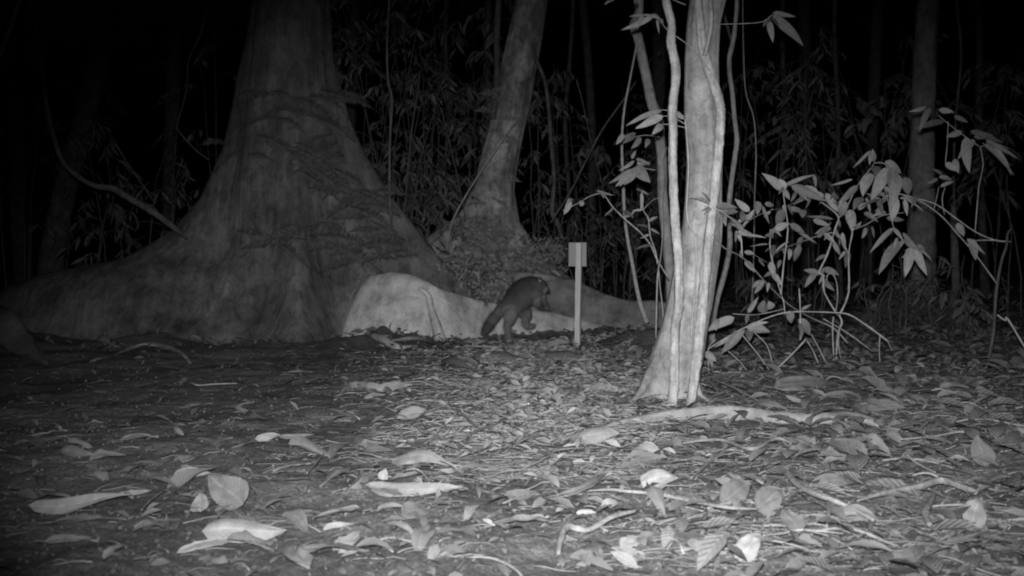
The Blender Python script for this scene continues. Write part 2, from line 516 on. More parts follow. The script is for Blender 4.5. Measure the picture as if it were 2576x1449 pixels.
V, Fc = ridge([(1180, 690, 8.4, .08, .2), (1240, 678, 8.2, .09, .22), (1320, 684, 8.0, .10, .22), (1400, 694, 7.9, .10, .22), (1455, 708, 7.8, .08, .2), (1520, 738, 7.75, .06, .15), (1580, 755, 7.7, .05, .12), (1650, 757, 7.6, .05, .1), (1720, 770, 7.5, .04, .1)], 9)
V.reverse(); Fc = [tuple(len(V) - 1 - i for i in f) for f in Fc]
obj('buttress_root', V, Fc, M['bark_rear'], t2)
strand([(1254, -60), (1254, 0), (1249, 100), (1250, 190), (1240, 300)], t2, M['bark_dim'], 'side_stem', lambda x, y: 9.2, [9, 8, 8, 8, 9], 8)

# tree 3: pale foreground tree
D3 = 4.17; k3 = D3 / F
out3 = [(-700, 1750, 1835), (-300, 1740, 1828), (-60, 1733, 1823), (0, 1730, 1820), (60, 1723, 1806), (150, 1718, 1801), (300, 1718, 1806), (400, 1724, 1813), (500, 1720, 1811), (560, 1715, 1814), (600, 1708, 1812), (650, 1698, 1806),
        (750, 1679, 1792), (830, 1660, 1778), (880, 1642, 1772), (930, 1626, 1762), (970, 1612, 1756), (1000, 1598, 1755), (1040, 1575, 1758)]
t3 = thing('slender_tree', 'pale slender tree in front with a widened ridged foot', 'tree', ((1690 - 1288) * k3, D3, H((1690 - 1288) * k3, D3)))
V, Fc = [], []
sd = 96
pys = np.concatenate([np.linspace(-700, -100, 12), np.arange(-60, 1041, 11)])
for py in pys:
    l = np.interp(py, [o[0] for o in out3], [o[1] for o in out3]); r = np.interp(py, [o[0] for o in out3], [o[2] for o in out3])
    z = zz(py, D3); cx = ((l + r) / 2 - 1288) * k3; rx = (r - l) / 2 * k3; ry = min(rx, .085)
    for k in range(sd):
        a = 2 * pi * k / sd
        tw = a + z * 0.35
        m = 1 + .04 * sin(3 * tw + .6) + .018 * sin(7 * tw + 1) + .006 * sin(13 * tw) + .05 * (_vn(a * 2.2 + 7, z * 2.5)) + .014 * (_vn(a * 14, z * 2.2)) + .03 * (_vn(a * 5, z * 9))
        V.append(Vector((cx + rx * m * cos(a), D3 + ry * m * sin(a), z)))
for i in range(len(pys) - 1):
    for k in range(sd):
        a = i * sd + k; b = i * sd + (k + 1) % sd
        Fc.append((b, a, a + sd, b + sd))
obj('trunk', V, Fc, M['bark_fore'], t3)
for rp, rr_ in [([(1640, 930), (1612, 985), (1585, 1015), (1560, 1030)], [26, 18, 9, 4]), ([(1745, 950), (1760, 990), (1780, 1008), (1810, 1022)], [20, 14, 8, 4])]:
    P = [(at(x, y, D3 - .03 - .05 * i_), r * k3 * .55) for i_, ((x, y), r) in enumerate(zip(rp, rr_))]
    Vt, Ft = tube(smooth_path(P, 4), 12, .1, .05, 4)
    obj('root_spur', Vt, Ft, M['bark_fore'], t3)

# vines on and beside the foreground tree
def vine(name, label, pts, rs, d, mat, cat='vine', group=None, sides=10, rough=.14, n=6, seed=0, jag=.12, side=None):
    P = []
    for i, ((x, y), r) in enumerate(zip(pts, rs)):
        dd = d[i] if isinstance(d, (list, tuple)) else d
        P.append((at(x, y, dd), r * dd / F))
    o0 = P[-1][0].copy()
    V, Fc = tube(smooth_path(P, n), sides, rough, jag, seed)
    o = obj(name, V, Fc, mat, None, o0)
    tag(o, label, cat, group)
    return o
vl = [(1668, -200), (1672, -60), (1676, 0), (1690, 60), (1689, 110), (1700, 180), (1691, 270), (1693, 330), (1693, 400), (1696, 500), (1700, 580), (1706, 650), (1707, 760), (1701, 810), (1698, 870), (1697, 920), (1694, 980), (1688, 1024)]
vine('climbing_vine', 'pale straight vine standing free just left of the foreground trunk', vl, [10, 10, 10, 10, 11, 11, 11, 10.5, 10.5, 11, 11, 12, 12, 11.5, 11.5, 11.5, 12, 13], [4.05] * 9 + [4.03, 4.02, 4.0, 3.99, 3.98, 3.97, 3.96, 3.95, 3.94], M['bark_vine'], sides=18, rough=.16, n=9, jag=.10)
vr = [(1745, -200), (1752, -60), (1757, 0), (1763, 70), (1771, 130), (1782, 175), (1797, 220), (1810, 262), (1813, 300), (1808, 380), (1800, 450), (1790, 540), (1781, 620), (1774, 700), (1768, 770), (1759, 850), (1750, 920), (1742, 980), (1735, 1024)]
vine('climbing_vine', 'thick pale vine winding down the right side of the foreground trunk', vr, [10, 10, 10, 11, 12, 12, 12, 12, 12, 11.5, 12, 12, 12.5, 13, 13, 13, 13, 12, 12], [4.09] * 6 + [4.08, 4.09, 4.09, 4.07, 4.06, 4.05, 4.04, 4.03, 4.01, 3.99, 3.97, 3.95, 3.94], M['bark_vine'], sides=18, rough=.16, n=9, jag=.10)
vine('climbing_vine', 'narrow vine forking down the top of the foreground trunk to the winding one', [(1790, -60), (1787, 0), (1789, 60), (1780, 110), (1773, 140)], [6, 6, 6, 6, 6], [4.07] * 5, M['bark_fore'], sides=8)
vine('climbing_vine', 'thin string of vine lying along the middle of the pale trunk', [(1724, 300), (1732, 420), (1728, 540), (1748, 600), (1752, 680), (1745, 760), (1738, 850)], [2] * 7, [4.07, 4.07, 4.075, 4.07, 4.06, 4.06, 4.07], M['bark_vine'], sides=6)

# lianas, saplings and thin stems further back: (name, label, points, radii, depth, material)
G = [
 ('sapling', 'grey crooked sapling standing left behind the foreground vine', [(1604, -200), (1608, 0), (1605, 39), (1597, 65), (1608, 104), (1618, 155), (1629, 207), (1639, 259), (1654, 298), (1660, 350), (1666, 413), (1667, 491), (1675, 569), (1680, 633), (1686, 700), (1690, 790), (1692, 862)], [11, 11, 12, 14, 12, 12, 12, 13, 14, 14, 13, 13, 13, 12, 12, 13, 14], 6.5, 'bark_mid', 'tree'),
 ('thin_stem', 'thin pale stem leaning between the marker post and the grey sapling', [(1606, 90), (1592, 161), (1582, 213), (1571, 272), (1565, 337), (1565, 400), (1568, 465), (1570, 522), (1574, 569), (1581, 615), (1590, 659), (1597, 698), (1610, 760), (1628, 812)], [2, 2.5, 2.5, 3, 3, 3.2, 3.5, 4, 4, 4.5, 5, 5, 5.5, 6], 6.45, 'twig', 'plant'),
 ('liana', 'knotted grey liana hanging right behind the foreground trunk', [(1856, -150), (1854, 0), (1850, 56), (1843, 107), (1835, 141), (1835, 178), (1843, 237), (1848, 296), (1854, 352), (1848, 400), (1839, 463), (1832, 540), (1836, 610), (1825, 680), (1808, 740), (1795, 800), (1790, 862)], [5, 5, 5, 6, 6, 6, 6, 6, 6.5, 6, 6, 6, 7, 7, 7, 8, 9], 6.4, 'bark_mid', 'vine'),
 ('liana', 'short liana fork joining the knotted grey liana', [(1805, -40), (1820, 30), (1832, 75), (1841, 105)], [4, 4, 4, 4], 6.4, 'bark_dim', 'vine'),
 ('liana', 'hair-thin dark vine hanging right of the knotted grey liana', [(1868, -50), (1870, 111), (1876, 230), (1896, 296), (1902, 389), (1898, 500), (1896, 640), (1890, 800)], [1.4] * 8, 7.2, 'bark_mid', 'vine'),
 ('forest_tree', 'straight dim tree standing at the right behind the leafy bush', [(2345, -500), (2338, -150), (2335, 0), (2328, 150), (2322, 330), (2318, 486), (2316, 600), (2314, 690), (2312, 830)], [26, 27, 27, 28, 29, 32, 34, 38, 54], 8.6, 'bark_dull', 'tree'),
 ('sapling', 'dim stump-like sapling between the straight tree and the right edge', [(2398, 510), (2400, 560), (2402, 640), (2404, 720), (2400, 800)], [6, 9, 10, 10, 12], 8.6, 'bark_dim', 'tree'),
 ('liana', 'dim vertical liana right of the straight dim tree', [(2404, -100), (2406, 0), (2418, 130), (2408, 260), (2400, 380), (2400, 520)], [3] * 6, 8.4, 'bark_dim', 'vine'),
 ('forest_tree', 'nearly invisible leaning tree at the far left', [(340, -300), (285, 0), (255, 130), (225, 260), (185, 400), (155, 520), (130, 650), (115, 790)], [25, 26, 26, 26, 27, 28, 30, 36], 11, 'bark_dim', 'tree'),
 ('liana', 'long curved liana sagging from the top left to the big tree', [(60, -120), (72, 0), (95, 100), (108, 200), (120, 280), (140, 360), (160, 410), (200, 447), (240, 467), (285, 474), (320, 495), (380, 530), (432, 568), (470, 600)], [5, 5, 5, 5.5, 5.5, 6, 6, 6.5, 7, 9, 8, 8, 7, 3], 7.0, 'bark_dim', 'vine'),
 ('liana', 'dim strand slanting across the top left corner', [(62, -60), (48, 0), (22, 75), (0, 130), (-30, 190)], [6, 6, 6, 6, 6], 7.5, 'bark_mid', 'vine'),
 ('liana', 'thin kinked vine hanging left of the big trunk', [(535, -40), (530, 0), (502, 90), (475, 150), (468, 230), (447, 310), (450, 330), (490, 375), (525, 402)], [1.8] * 9, 8, 'bark_dim', 'vine'),
 ('liana', 'faint slanting vine left of the big tree foot', [(290, 360), (320, 410), (355, 460), (385, 505)], [1.8] * 4, 8, 'bark_dim', 'vine'),
 ('liana', 'slim straight vine hanging just right of the big tree', [(982, -80), (979, 0), (974, 100), (976, 200), (986, 250), (981, 350), (980, 475), (984, 560), (988, 640)], [3, 3, 3, 3, 3.4, 3, 3, 2.6, 2.4], 6.9, 'bark_dim', 'vine'),
 ('liana', 'short slim vine right of the straight vine by the big tree', [(1056, 180), (1049, 245), (1036, 325), (1024, 450), (1020, 520)], [1.8, 2, 2, 2, 2], 8.4, 'bark_dim', 'vine'),
 ('liana', 'rough vine hanging just right of the leaning mossy tree', [(1340, 110), (1349, 150), (1369, 200), (1379, 260), (1386, 350), (1394, 450), (1389, 530), (1402, 560), (1414, 600)], [4, 5, 5, 5, 5, 5, 5.5, 5, 4], 8.6, 'bark_dim', 'vine'),
 ('liana', 'taut thin vine slanting down toward the marker post', [(1600, 205), (1569, 250), (1516, 325), (1476, 400), (1436, 480), (1401, 535), (1386, 560)], [1.8, 2, 2, 2, 2, 2.2, 2], 7.6, 'bark_dim', 'vine'),
 ('liana', 'thin vine slanting across the mossy tree trunk', [(1300, 300), (1259, 360), (1201, 445), (1141, 550), (1124, 630)], [1.8, 2, 2, 2.2, 2.2], 8.4, 'bark_mid', 'vine'),
 ('liana', 'thin vine crossing the slanting one above the marker post', [(1450, 200), (1466, 260), (1491, 375), (1512, 450), (1520, 500)], [1.4] * 5, 8.5, 'bark_dim', 'vine'),
 ('liana', 'thin stem left of the mossy tree leaning right', [(1110, 270), (1121, 320), (1141, 400), (1164, 510), (1170, 560)], [1.6] * 5, 8.6, 'bark_dim', 'vine'),
 ('thin_stem', 'forked pale stem standing at the right edge of the clearing', [(2544, 574), (2534, 590), (2532, 619), (2519, 659), (2509, 715), (2504, 761), (2499, 838), (2484, 916)], [2, 3, 3.2, 3.2, 3.5, 3.5, 3.8, 4], 5.4, 'bark_dim', 'plant'),
 ('broken_branch', 'bare kinked twig poking in from the right edge', [(2600, 905), (2575, 868), (2535, 802), (2529, 806), (2509, 792)], [2.5, 2.5, 2.5, 2.2, 1.6], 4.9, 'twig', 'branch'),
]
for q_, (nm, lab, pts, rs, d, mt, cat) in enumerate(G):
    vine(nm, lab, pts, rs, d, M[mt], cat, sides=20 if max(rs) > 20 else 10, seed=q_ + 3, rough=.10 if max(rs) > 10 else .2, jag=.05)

# ------------------------------------------------------------------ leaves
def leaf_grid(base, tip, width, normal, arch=0.08, fold=0.15, nu=9, nv=3, droop=0.0, pleat=0, wig=0, seed=0, shape=0.85, curl=0.0, ragged=0.0):
    """a real folded, arched leaf blade between two points; returns verts, faces, uv"""
    ax = tip - base; Ln = ax.length
    if Ln < 1e-6: Ln = 1e-6
    t = ax / Ln
    n = (normal - t * normal.dot(t)).normalized()
    s = t.cross(n).normalized()
    rr = random.Random(seed)
    V, Fc, UV = [], [], []
    if pleat: nu = int(pleat * 4)
    w2 = width / 2
    ea = .66 * shape; eb = .98
    emax = ((ea / (ea + eb)) ** ea) * ((eb / (ea + eb)) ** eb)
    ph = rr.random() * 6
    for i in range(nu + 1):
        u = i / nu
        prof = (u ** ea) * ((1 - u) ** eb) / emax
        prof = max(prof, 0.02 if 0 < i < nu else 0.004)
        if ragged and 0 < i < nu: prof *= 1 - ragged * rr.random()
        pl_ = prof * (1 + wig * 5 * _vn(u * 5 + seed, 1.5)); pr_ = prof * (1 + wig * 5 * _vn(u * 5 + seed, 7.5))
        c = base + ax * u + n * (arch * Ln * sin(pi * u)) + Vector((0, 0, -droop * Ln * u * u)) + s * (wig * Ln * sin(u * 5 + ph))
        for k in range(-nv, nv + 1):
            f = k / nv
            prof = pl_ if f < 0 else pr_
            lift = fold * abs(f) * w2 * prof - curl * f * f * w2 * prof
            if pleat:
                lift += 0.008 * w2 * sin((u - abs(f) * .22) * pleat * 2 * pi) * (1 if k else .3) * prof
            lift += wig * w2 * 1.5 * sin(u * 7 + ph * 2 + (1.7 if f > 0 else 0)) * abs(f) + wig * w2 * 9 * _vn(u * 4 + seed * 1.7, f * 1.6 + seed)
            V.append(c + s * (f * w2 * prof) + n * lift)
            UV.append((u, f * .5 + .5))
    w_ = 2 * nv + 1
    for i in range(nu):
        for k in range(w_ - 1):
            a = i * w_ + k
            Fc.append((a, a + 1, a + 1 + w_, a + w_))
    return V, Fc, UV

def petiole(p, q, r, V, Fc, UV, sides=4):
    n0 = len(V)
    tube([(p, r), ((p + q) / 2, r * .9), (q, r * .8)], sides, 0, 0, 0, V, Fc)
    UV += [(0.5, 0.5)] * (len(V) - n0)

rl = random.Random(77)
def live_leaf(parent, b, tp, wpx, d, label=None, mat='leaf_live', pet=None):
    """leaf of a living plant through picture points at a real distance"""
    dd = d + rl.uniform(-.04, .04)
    B = at(b[0], b[1], d); T = at(tp[0], tp[1], dd + rl.uniform(-.05, .02))
    W = wpx * d / F * 1.15
    tocam = (Vector((0, 0, CAM_H)) - B).normalized()
    nrm = (tocam + Vector((rl.uniform(-.45, .45), 0, rl.uniform(-.1, .7)))).normalized()
    V, Fc, UV = leaf_grid(B, T, W, nrm, rl.uniform(.03, .09), rl.uniform(.05, .35), 10, 2, 0, 0, .012, rl.random(), .8)
    if pet: petiole(pet, B, .0011 * d / 4, V, Fc, UV)
    return obj('leaf', V, Fc, M[mat], parent, uv=UV)

def z4(x, y): return (1770.9 + x * .5091, 201.2 + y * .5091)
def dbush(px, py):
    return float(np.interp(px, [1790, 1870, 1980, 2060, 2200, 2600], [4.0, 4.35, 4.85, 5.15, 5.2, 5.15]))
bush = thing('leafy_bush', 'broad sparse bush of drooping pointed leaves right of the foreground trunk', 'bush', gnd(2102, 905))
BPTS = {}
def branch(pts, r0_, r1_, parent, conv=z4, df=dbush, mat='twig', name='branch', dep=None, seed=0):
    P = []
    n = len(pts)
    for i, p in enumerate(pts):
        x, y = conv(*p) if conv else p
        d = dep if dep else df(x, y)
        P.append((at(x, y, d), .78 * (r0_ + (r1_ - r0_) * i / max(1, n - 1)) * d / F))
    if parent is not None and parent.name.startswith(('leafy_bush', 'overhanging')): BPTS.setdefault(parent.name, []).extend([q for q in pts] if not conv else [conv(*q) for q in pts])
    V, Fc = tube(smooth_path(P, 3), 7, .35, .5, seed)
    return obj(name, V, Fc, M[mat], parent)
for q_, (pts, a, b) in enumerate([
    ([(40, 760), (62, 785), (100, 830), (200, 885), (300, 995), (380, 1075), (440, 1125), (540, 1180), (640, 1225), (710, 1300)], 1.5, 2.8),
    ([(380, 1060), (395, 900), (415, 740), (400, 620), (390, 540)], 2.6, 1.6),
    ([(385, 1070), (350, 950), (325, 810), (345, 750), (400, 710)], 2.4, 1.4),
    ([(190, 880), (180, 760), (150, 690), (80, 665)], 2.4, 1.3),
    ([(180, 750), (230, 690), (330, 640)], 1.7, 1.1),
    ([(660, 1160), (595, 1050), (590, 970), (570, 945), (610, 860), (650, 730), (665, 680), (630, 640), (560, 590), (480, 540), (400, 515)], 3, 1.4),
    ([(670, 1160), (715, 1050), (715, 860), (735, 740), (720, 680), (700, 640)], 3, 1.6),
    ([(715, 865), (665, 765), (600, 760), (510, 790), (400, 830), (330, 870)], 2.2, 1.0),
    ([(735, 740), (800, 715), (880, 670), (990, 655)], 1.6, 1.0),
    ([(650, 1150), (660, 1080), (655, 1000), (635, 958), (610, 965), (607, 990)], 1.8, 1.4),
    ([(665, 1155), (682, 1200), (662, 1250), (652, 1395)], 3, 2.6),
    ([(640, 1170), (636, 1250), (643, 1395)], 2.4, 2.2),
    ([(670, 1230), (665, 1310), (680, 1390)], 1.8, 1.6),
    ([(590, 1180), (710, 1250), (830, 1340)], 1.8, 1.4),
    ([(665, 680), (700, 640), (760, 520), (830, 430), (845, 410), (900, 415), (950, 460)], 1.8, 1.0),
    ([(845, 410), (832, 350)], 1.1, .8),
    ([(880, 520), (902, 560), (935, 720), (970, 780), (1030, 830)], 1.4, 1.1),
    ([(880, 520), (840, 440)], 1.2, 1.2),
    ([(1030, 580), (940, 560), (880, 590)], 2.0, 1.2),
    ([(150, 690), (60, 660)], 1.2, .9),
    ([(325, 910), (250, 865), (200, 850)], 1.2, .9),
    ([(330, 640), (400, 630), (520, 560)], 1.0, .9)]):
    branch(pts, a, b, bush, seed=q_)
LEAVES = [
 (390,540,285,460,38),(395,545,372,488,40),(395,540,425,592,22),(75,645,170,652,42),(225,650,150,588,30),(262,600,265,668,34),(300,612,346,622,24),(290,620,322,712,14),(190,700,188,640,26),
 (215,690,250,640,20),(395,640,360,722,42),(350,740,425,708,34),(425,712,500,760,28),(400,518,548,470,20),(430,520,610,598,40),(540,465,552,532,18),(600,560,662,652,30),(525,570,500,640,12),(490,640,488,682,32),
 (640,595,640,550,36),(735,492,625,520,12),(760,520,668,622,34),(822,460,785,577,52),(915,430,820,600,52),(845,425,848,472,42),(832,402,834,340,30),(826,350,735,436,14),(895,402,975,462,40),
 (930,430,935,582,50),(965,470,915,645,48),(992,480,1012,572,44),(940,572,930,702,44),(800,580,822,662,14),(702,600,680,672,32),(640,590,680,680,22),(720,640,742,740,42),(782,580,738,642,42),(760,640,820,600,20),
 (790,655,862,702,24),(850,640,892,662,28),(990,590,1006,672,20),(830,722,842,782,10),(1000,590,1085,652,9),(940,730,820,858,26),(975,795,860,962,48),(1025,825,990,976,44),(1040,825,1102,968,34),(980,755,1082,860,20),
 (1068,838,1128,892,9),(480,820,445,897,32),(540,690,622,722,24),(640,690,500,672,16),(600,760,642,812,14),(640,800,672,866,20),(190,760,310,780,12),(200,850,252,862,22),(342,762,300,772,20),(318,812,225,822,8),
 (870,590,760,640,22),(880,600,800,560,16),(900,580,850,540,14),(700,660,650,640,26),(690,640,640,600,18),(560,780,630,700,22),(450,740,560,810,14),(420,800,340,860,12),(740,735,780,700,20),(660,640,700,560,16),(560,560,500,520,26),(590,580,545,545,22),(470,560,520,600,16),
]
for (x0, y0, x1, y1, wd) in LEAVES:
    b_ = z4(x0, y0); t_ = z4(x1, y1)
    live_leaf(bush, b_, t_, wd * .5091, dbush(*b_) + rl.uniform(-.05, .02))

for k in range(85):
    x, y = rl.choice([p for p in BPTS['leafy_bush'] if p[1] < 720])
    x += rl.uniform(-12, 12); y += rl.uniform(-10, 10)
    a = rl.gauss(pi / 2, .9); L = rl.uniform(18, 46)
    live_leaf(bush, (x, y), (x + L * cos(a), y + L * sin(a)), L * rl.uniform(.22, .38), dbush(x, y) + rl.uniform(-.05, .22))
low = thing('low_shrub', 'low arching branch with ragged pointed leaves at the foot of the bush', 'shrub', gnd(1935, 935))
dl = 4.75
for q_, (pts, a, b) in enumerate([
    ([(20, 1330), (100, 1280), (190, 1230), (300, 1180), (400, 1150), (500, 1145), (650, 1150), (720, 1160), (800, 1210), (870, 1260), (912, 1292)], 1.6, 3.0),
    ([(470, 1030), (476, 1150), (476, 1285)], 1.8, 2.2), ([(140, 1155), (260, 1160), (400, 1130)], 1.1, 1.1),
    ([(505, 1280), (430, 1360), (355, 1430)], 2.4, 3.0), ([(530, 1255), (565, 1320), (605, 1400)], 1.5, 1.7), ([(510, 1290), (540, 1340), (565, 1400)], 1.5, 1.7),
    ([(190, 1260), (270, 1360), (335, 1450)], 1.4, 1.6), ([(250, 1250), (310, 1310), (338, 1400)], 1.4, 1.6), ([(120, 1340), (170, 1385), (215, 1440)], 1.4, 1.5),
    ([(870, 1260), (866, 1330), (870, 1412)], 1.5, 1.2), ([(905, 1285), (930, 1340)], 1.2, 1.0), ([(60, 1280), (20, 1330), (25, 1440)], 1.4, 1.6), ([(400, 1160), (395, 1100), (385, 1070)], 1.6, 1.6)]):
    branch(pts, a, b, low, dep=dl, seed=30 + q_)
for (x0, y0, x1, y1, wd) in [(215,1150,270,1070,22),(292,1152,298,1086,46),(335,1130,318,1092,36),(215,1160,210,1206,18),(150,1172,10,1242,40),(190,1240,85,1352,44),(200,1235,108,1330,28),(210,1222,328,1246,48),(222,1235,226,1292,34),
        (195,1250,48,1322,22),(420,1140,432,1202,36),(468,1180,522,1262,46),(480,1140,532,1110,16),(476,1200,480,1282,22),(5,1345,62,1392,34),(70,1180,60,1240,22),(230,1210,320,1195,18),(20,1360,40,1420,26),(140,1200,60,1215,16)]:
    b_ = z4(x0, y0); live_leaf(low, b_, z4(x1, y1), wd * .5091, dl)

# branches and leaves high on the right, reaching over the right rear tree
rb = thing('overhanging_branch', 'arching twigs with long drooping leaves hanging at the far right', 'branch', at(2520, 650, 5.4))
for q_, (pts, a, b) in enumerate([([(2509, 715), (2453, 639), (2412, 592), (2372, 547), (2330, 515), (2295, 496)], 2.4, 1.6), ([(2544, 608), (2490, 604), (2433, 606)], 1.6, 2.0),
    ([(2530, 608), (2499, 603), (2453, 583), (2402, 547), (2351, 512), (2290, 496)], 2.0, 2.0), ([(2453, 583), (2458, 520), (2463, 466), (2473, 415), (2466, 370)], 1.8, 1.2), ([(2350, 525), (2362, 470)], 1.4, 1), ([(2376, 540), (2370, 500), (2378, 470)], 1.3, 1.2),
    ([(2466, 370), (2430, 345), (2390, 315), (2360, 290)], 1.2, 1.0), ([(2385, 305), (2383, 360), (2378, 410)], 1.2, 1.2), ([(2466, 370), (2500, 360), (2540, 375)], 1.0, .8)]):
    branch(pts, a, b, rb, conv=None, dep=5.4, seed=60 + q_)
for (x0, y0, x1, y1, wd) in [(2340,272,2312,332,14),(2375,305,2300,325,14),(2362,275,2400,283,12),(2400,292,2436,308,10),(2428,345,2440,436,22),(2450,350,2410,402,16),(2470,360,2552,442,10),(2480,350,2562,402,10),(2500,362,2546,442,9),(2400,400,2412,436,14),
        (2440,330,2522,358,16),(2420,330,2380,345,14),(2450,345,2500,340,14),(2378,410,2412,432,14),(2360,450,2330,462,8),(2362,445,2395,452,10),(2365,470,2400,455,8),(2440,600,2455,655,22),(2410,560,2425,595,16),(2432,600,2480,640,8),(2330,270,2285,282,8),(2370,440,2345,425,8),(2480,355,2520,395,10)]:
    live_leaf(rb, (x0, y0), (x1, y1), wd, 5.4)

# shrub with curled leaves left of the foreground vine
cs = thing('leafy_shrub', 'forked shrub with hanging leaf bunches between the marker post and the pale trunk', 'shrub', at(1652, 850, 5.1))
for q_, (pts, a, b) in enumerate([
    ([(1682, 700), (1660, 665), (1647, 641), (1636, 615), (1610, 584), (1587, 564), (1569, 548), (1540, 519), (1522, 493), (1506, 487), (1481, 495), (1456, 510), (1416, 530)], 2.6, 1.0),
    ([(1654, 665), (1649, 633), (1636, 595), (1632, 556), (1628, 543), (1618, 527), (1614, 480)], 2.0, 1.2),
    ([(1660, 662), (1665, 620), (1667, 569), (1665, 517), (1667, 480), (1670, 439), (1665, 400), (1678, 369)], 1.6, .9),
    ([(1658, 665), (1654, 700), (1652, 760), (1650, 850)], 2.2, 2.4), ([(1656, 670), (1660, 720), (1668, 790), (1664, 850)], 1.6, 1.8),
    ([(1618, 527), (1640, 505), (1655, 498)], 1.0, .8), ([(1600, 420), (1630, 425), (1650, 428)], 1, 1), ([(1575, 350), (1620, 340), (1660, 345)], .9, .9)]):
    branch(pts, a, b, cs, conv=None, dep=5.1, seed=80 + q_)
for (x0, y0, x1, y1, wd) in [(1598,425,1530,462,10),(1590,428,1548,470,14),(1592,430,1558,470,14),(1600,425,1570,466,18),(1602,420,1592,452,16),(1600,418,1636,460,26),(1602,412,1636,410,12),(1596,405,1556,430,8),(1590,400,1600,378,8),(1600,400,1636,415,10),
        (1570,338,1549,364,12),(1596,338,1567,362,14),(1612,345,1588,374,14),(1632,350,1622,372,12),(1600,335,1560,350,8),(1665,276,1574,317,14),(1668,292,1598,323,18),(1666,313,1640,338,16),
        (1508,482,1520,500,8),(1500,480,1545,492,6),(1436,505,1418,540,14),(1466,518,1458,505,12),(1440,500,1425,512,10),(1614,480,1600,475,6),(1612,480,1632,490,6),(1614,485,1612,530,8),(1618,527,1590,530,5),(1600,528,1585,545,5),
        (1569,530,1594,548,9),(1569,545,1590,542,5),(1545,520,1520,545,4),(1632,556,1655,545,7),(1636,575,1660,590,5),(1635,590,1610,600,5),(1640,615,1598,628,8),(1632,570,1600,565,5)]:
    live_leaf(cs, (x0, y0), (x1, y1), wd, 5.1)

# petioles and leaves tied to the foreground trunk
tb = thing('trailing_vine', 'wiry dark vine crossing the pale trunk top, leaf bunch at its tip', 'vine', at(1722, 100, 4.05))
branch([(1640, 42), (1660, 48), (1668, 62), (1676, 72), (1690, 84), (1718, 103), (1740, 122), (1765, 152), (1785, 178)], 1.0, 1.8, tb, conv=None, dep=4.06, mat='bark_mid')
branch([(1680, -10), (1700, 2), (1725, 12)], 1.6, 1.6, tb, conv=None, dep=4.06, mat='bark_mid')
for (x0, y0, x1, y1, wd) in [(1625,38,1582,42,7),(1645,42,1562,77,12),(1618,40,1602,72,10),(1655,44,1658,86,6),(1662,48,1668,62,9),(1640,36,1664,50,9),(1660,44,1612,36,7),(1534,2,1520,12,6),(1550,-10,1530,8,6),(1600,-8,1596,10,8),(1722,296,1700,290,9)]:
    live_leaf(tb, (x0, y0), (x1, y1), wd, 4.3)
ht = thing('hanging_leaf_spray', 'spray of long leaves on a bare stalk right of the trunk top', 'branch', at(1809, 61, 4.3))
branch([(1795, 62), (1809, 61), (1876, 59), (1920, 54), (1943, 36)], 1.0, 1.0, ht, conv=None, dep=4.3)
for (x0, y0, x1, y1, wd) in [(1943,37,2020,117,22),(1943,33,2002,42,11),(1937,46,1919,68,12),(1936,52,1944,108,14),(1940,44,1960,70,10)]:
    live_leaf(ht, (x0, y0), (x1, y1), wd, 4.35)
fr = thing('leaf_sprig', 'three long-stalked leaves growing from the left side of the pale trunk', 'plant', at(1722, 300, 4.1))
for pts in [[(1665, 276), (1690, 280), (1722, 294)], [(1668, 292), (1690, 294), (1724, 312)], [(1666, 312), (1690, 314), (1724, 321)]]:
    branch(pts, .9, 1.3, fr, conv=None, dep=4.1)
for (x0, y0, x1, y1, wd) in [(1665,276,1574,317,13),(1668,292,1598,323,18),(1666,313,1640,339,16),(1700,283,1722,300,12)]:
    live_leaf(fr, (x0, y0), (x1, y1), wd, 4.15)
sg = thing('leaf_sprig', 'small dark sprig growing across the pale trunk where the vine bends', 'plant', at(1790, 515, 4.0))
branch([(1734, 497), (1760, 497), (1780, 505), (1796, 522), (1815, 532), (1840, 550)], .7, 1.4, sg, conv=None, dep=3.99, mat='bark_mid')
for (x0, y0, x1, y1, wd) in [(1788,508,1764,482,7),(1786,512,1736,497,4),(1786,520,1764,530,4),(1788,522,1770,540,4),(1790,524,1778,540,4),(1800,520,1855,524,20),(1805,528,1845,540,12)]:
    live_leaf(sg, (x0, y0), (x1, y1), wd, 3.99)

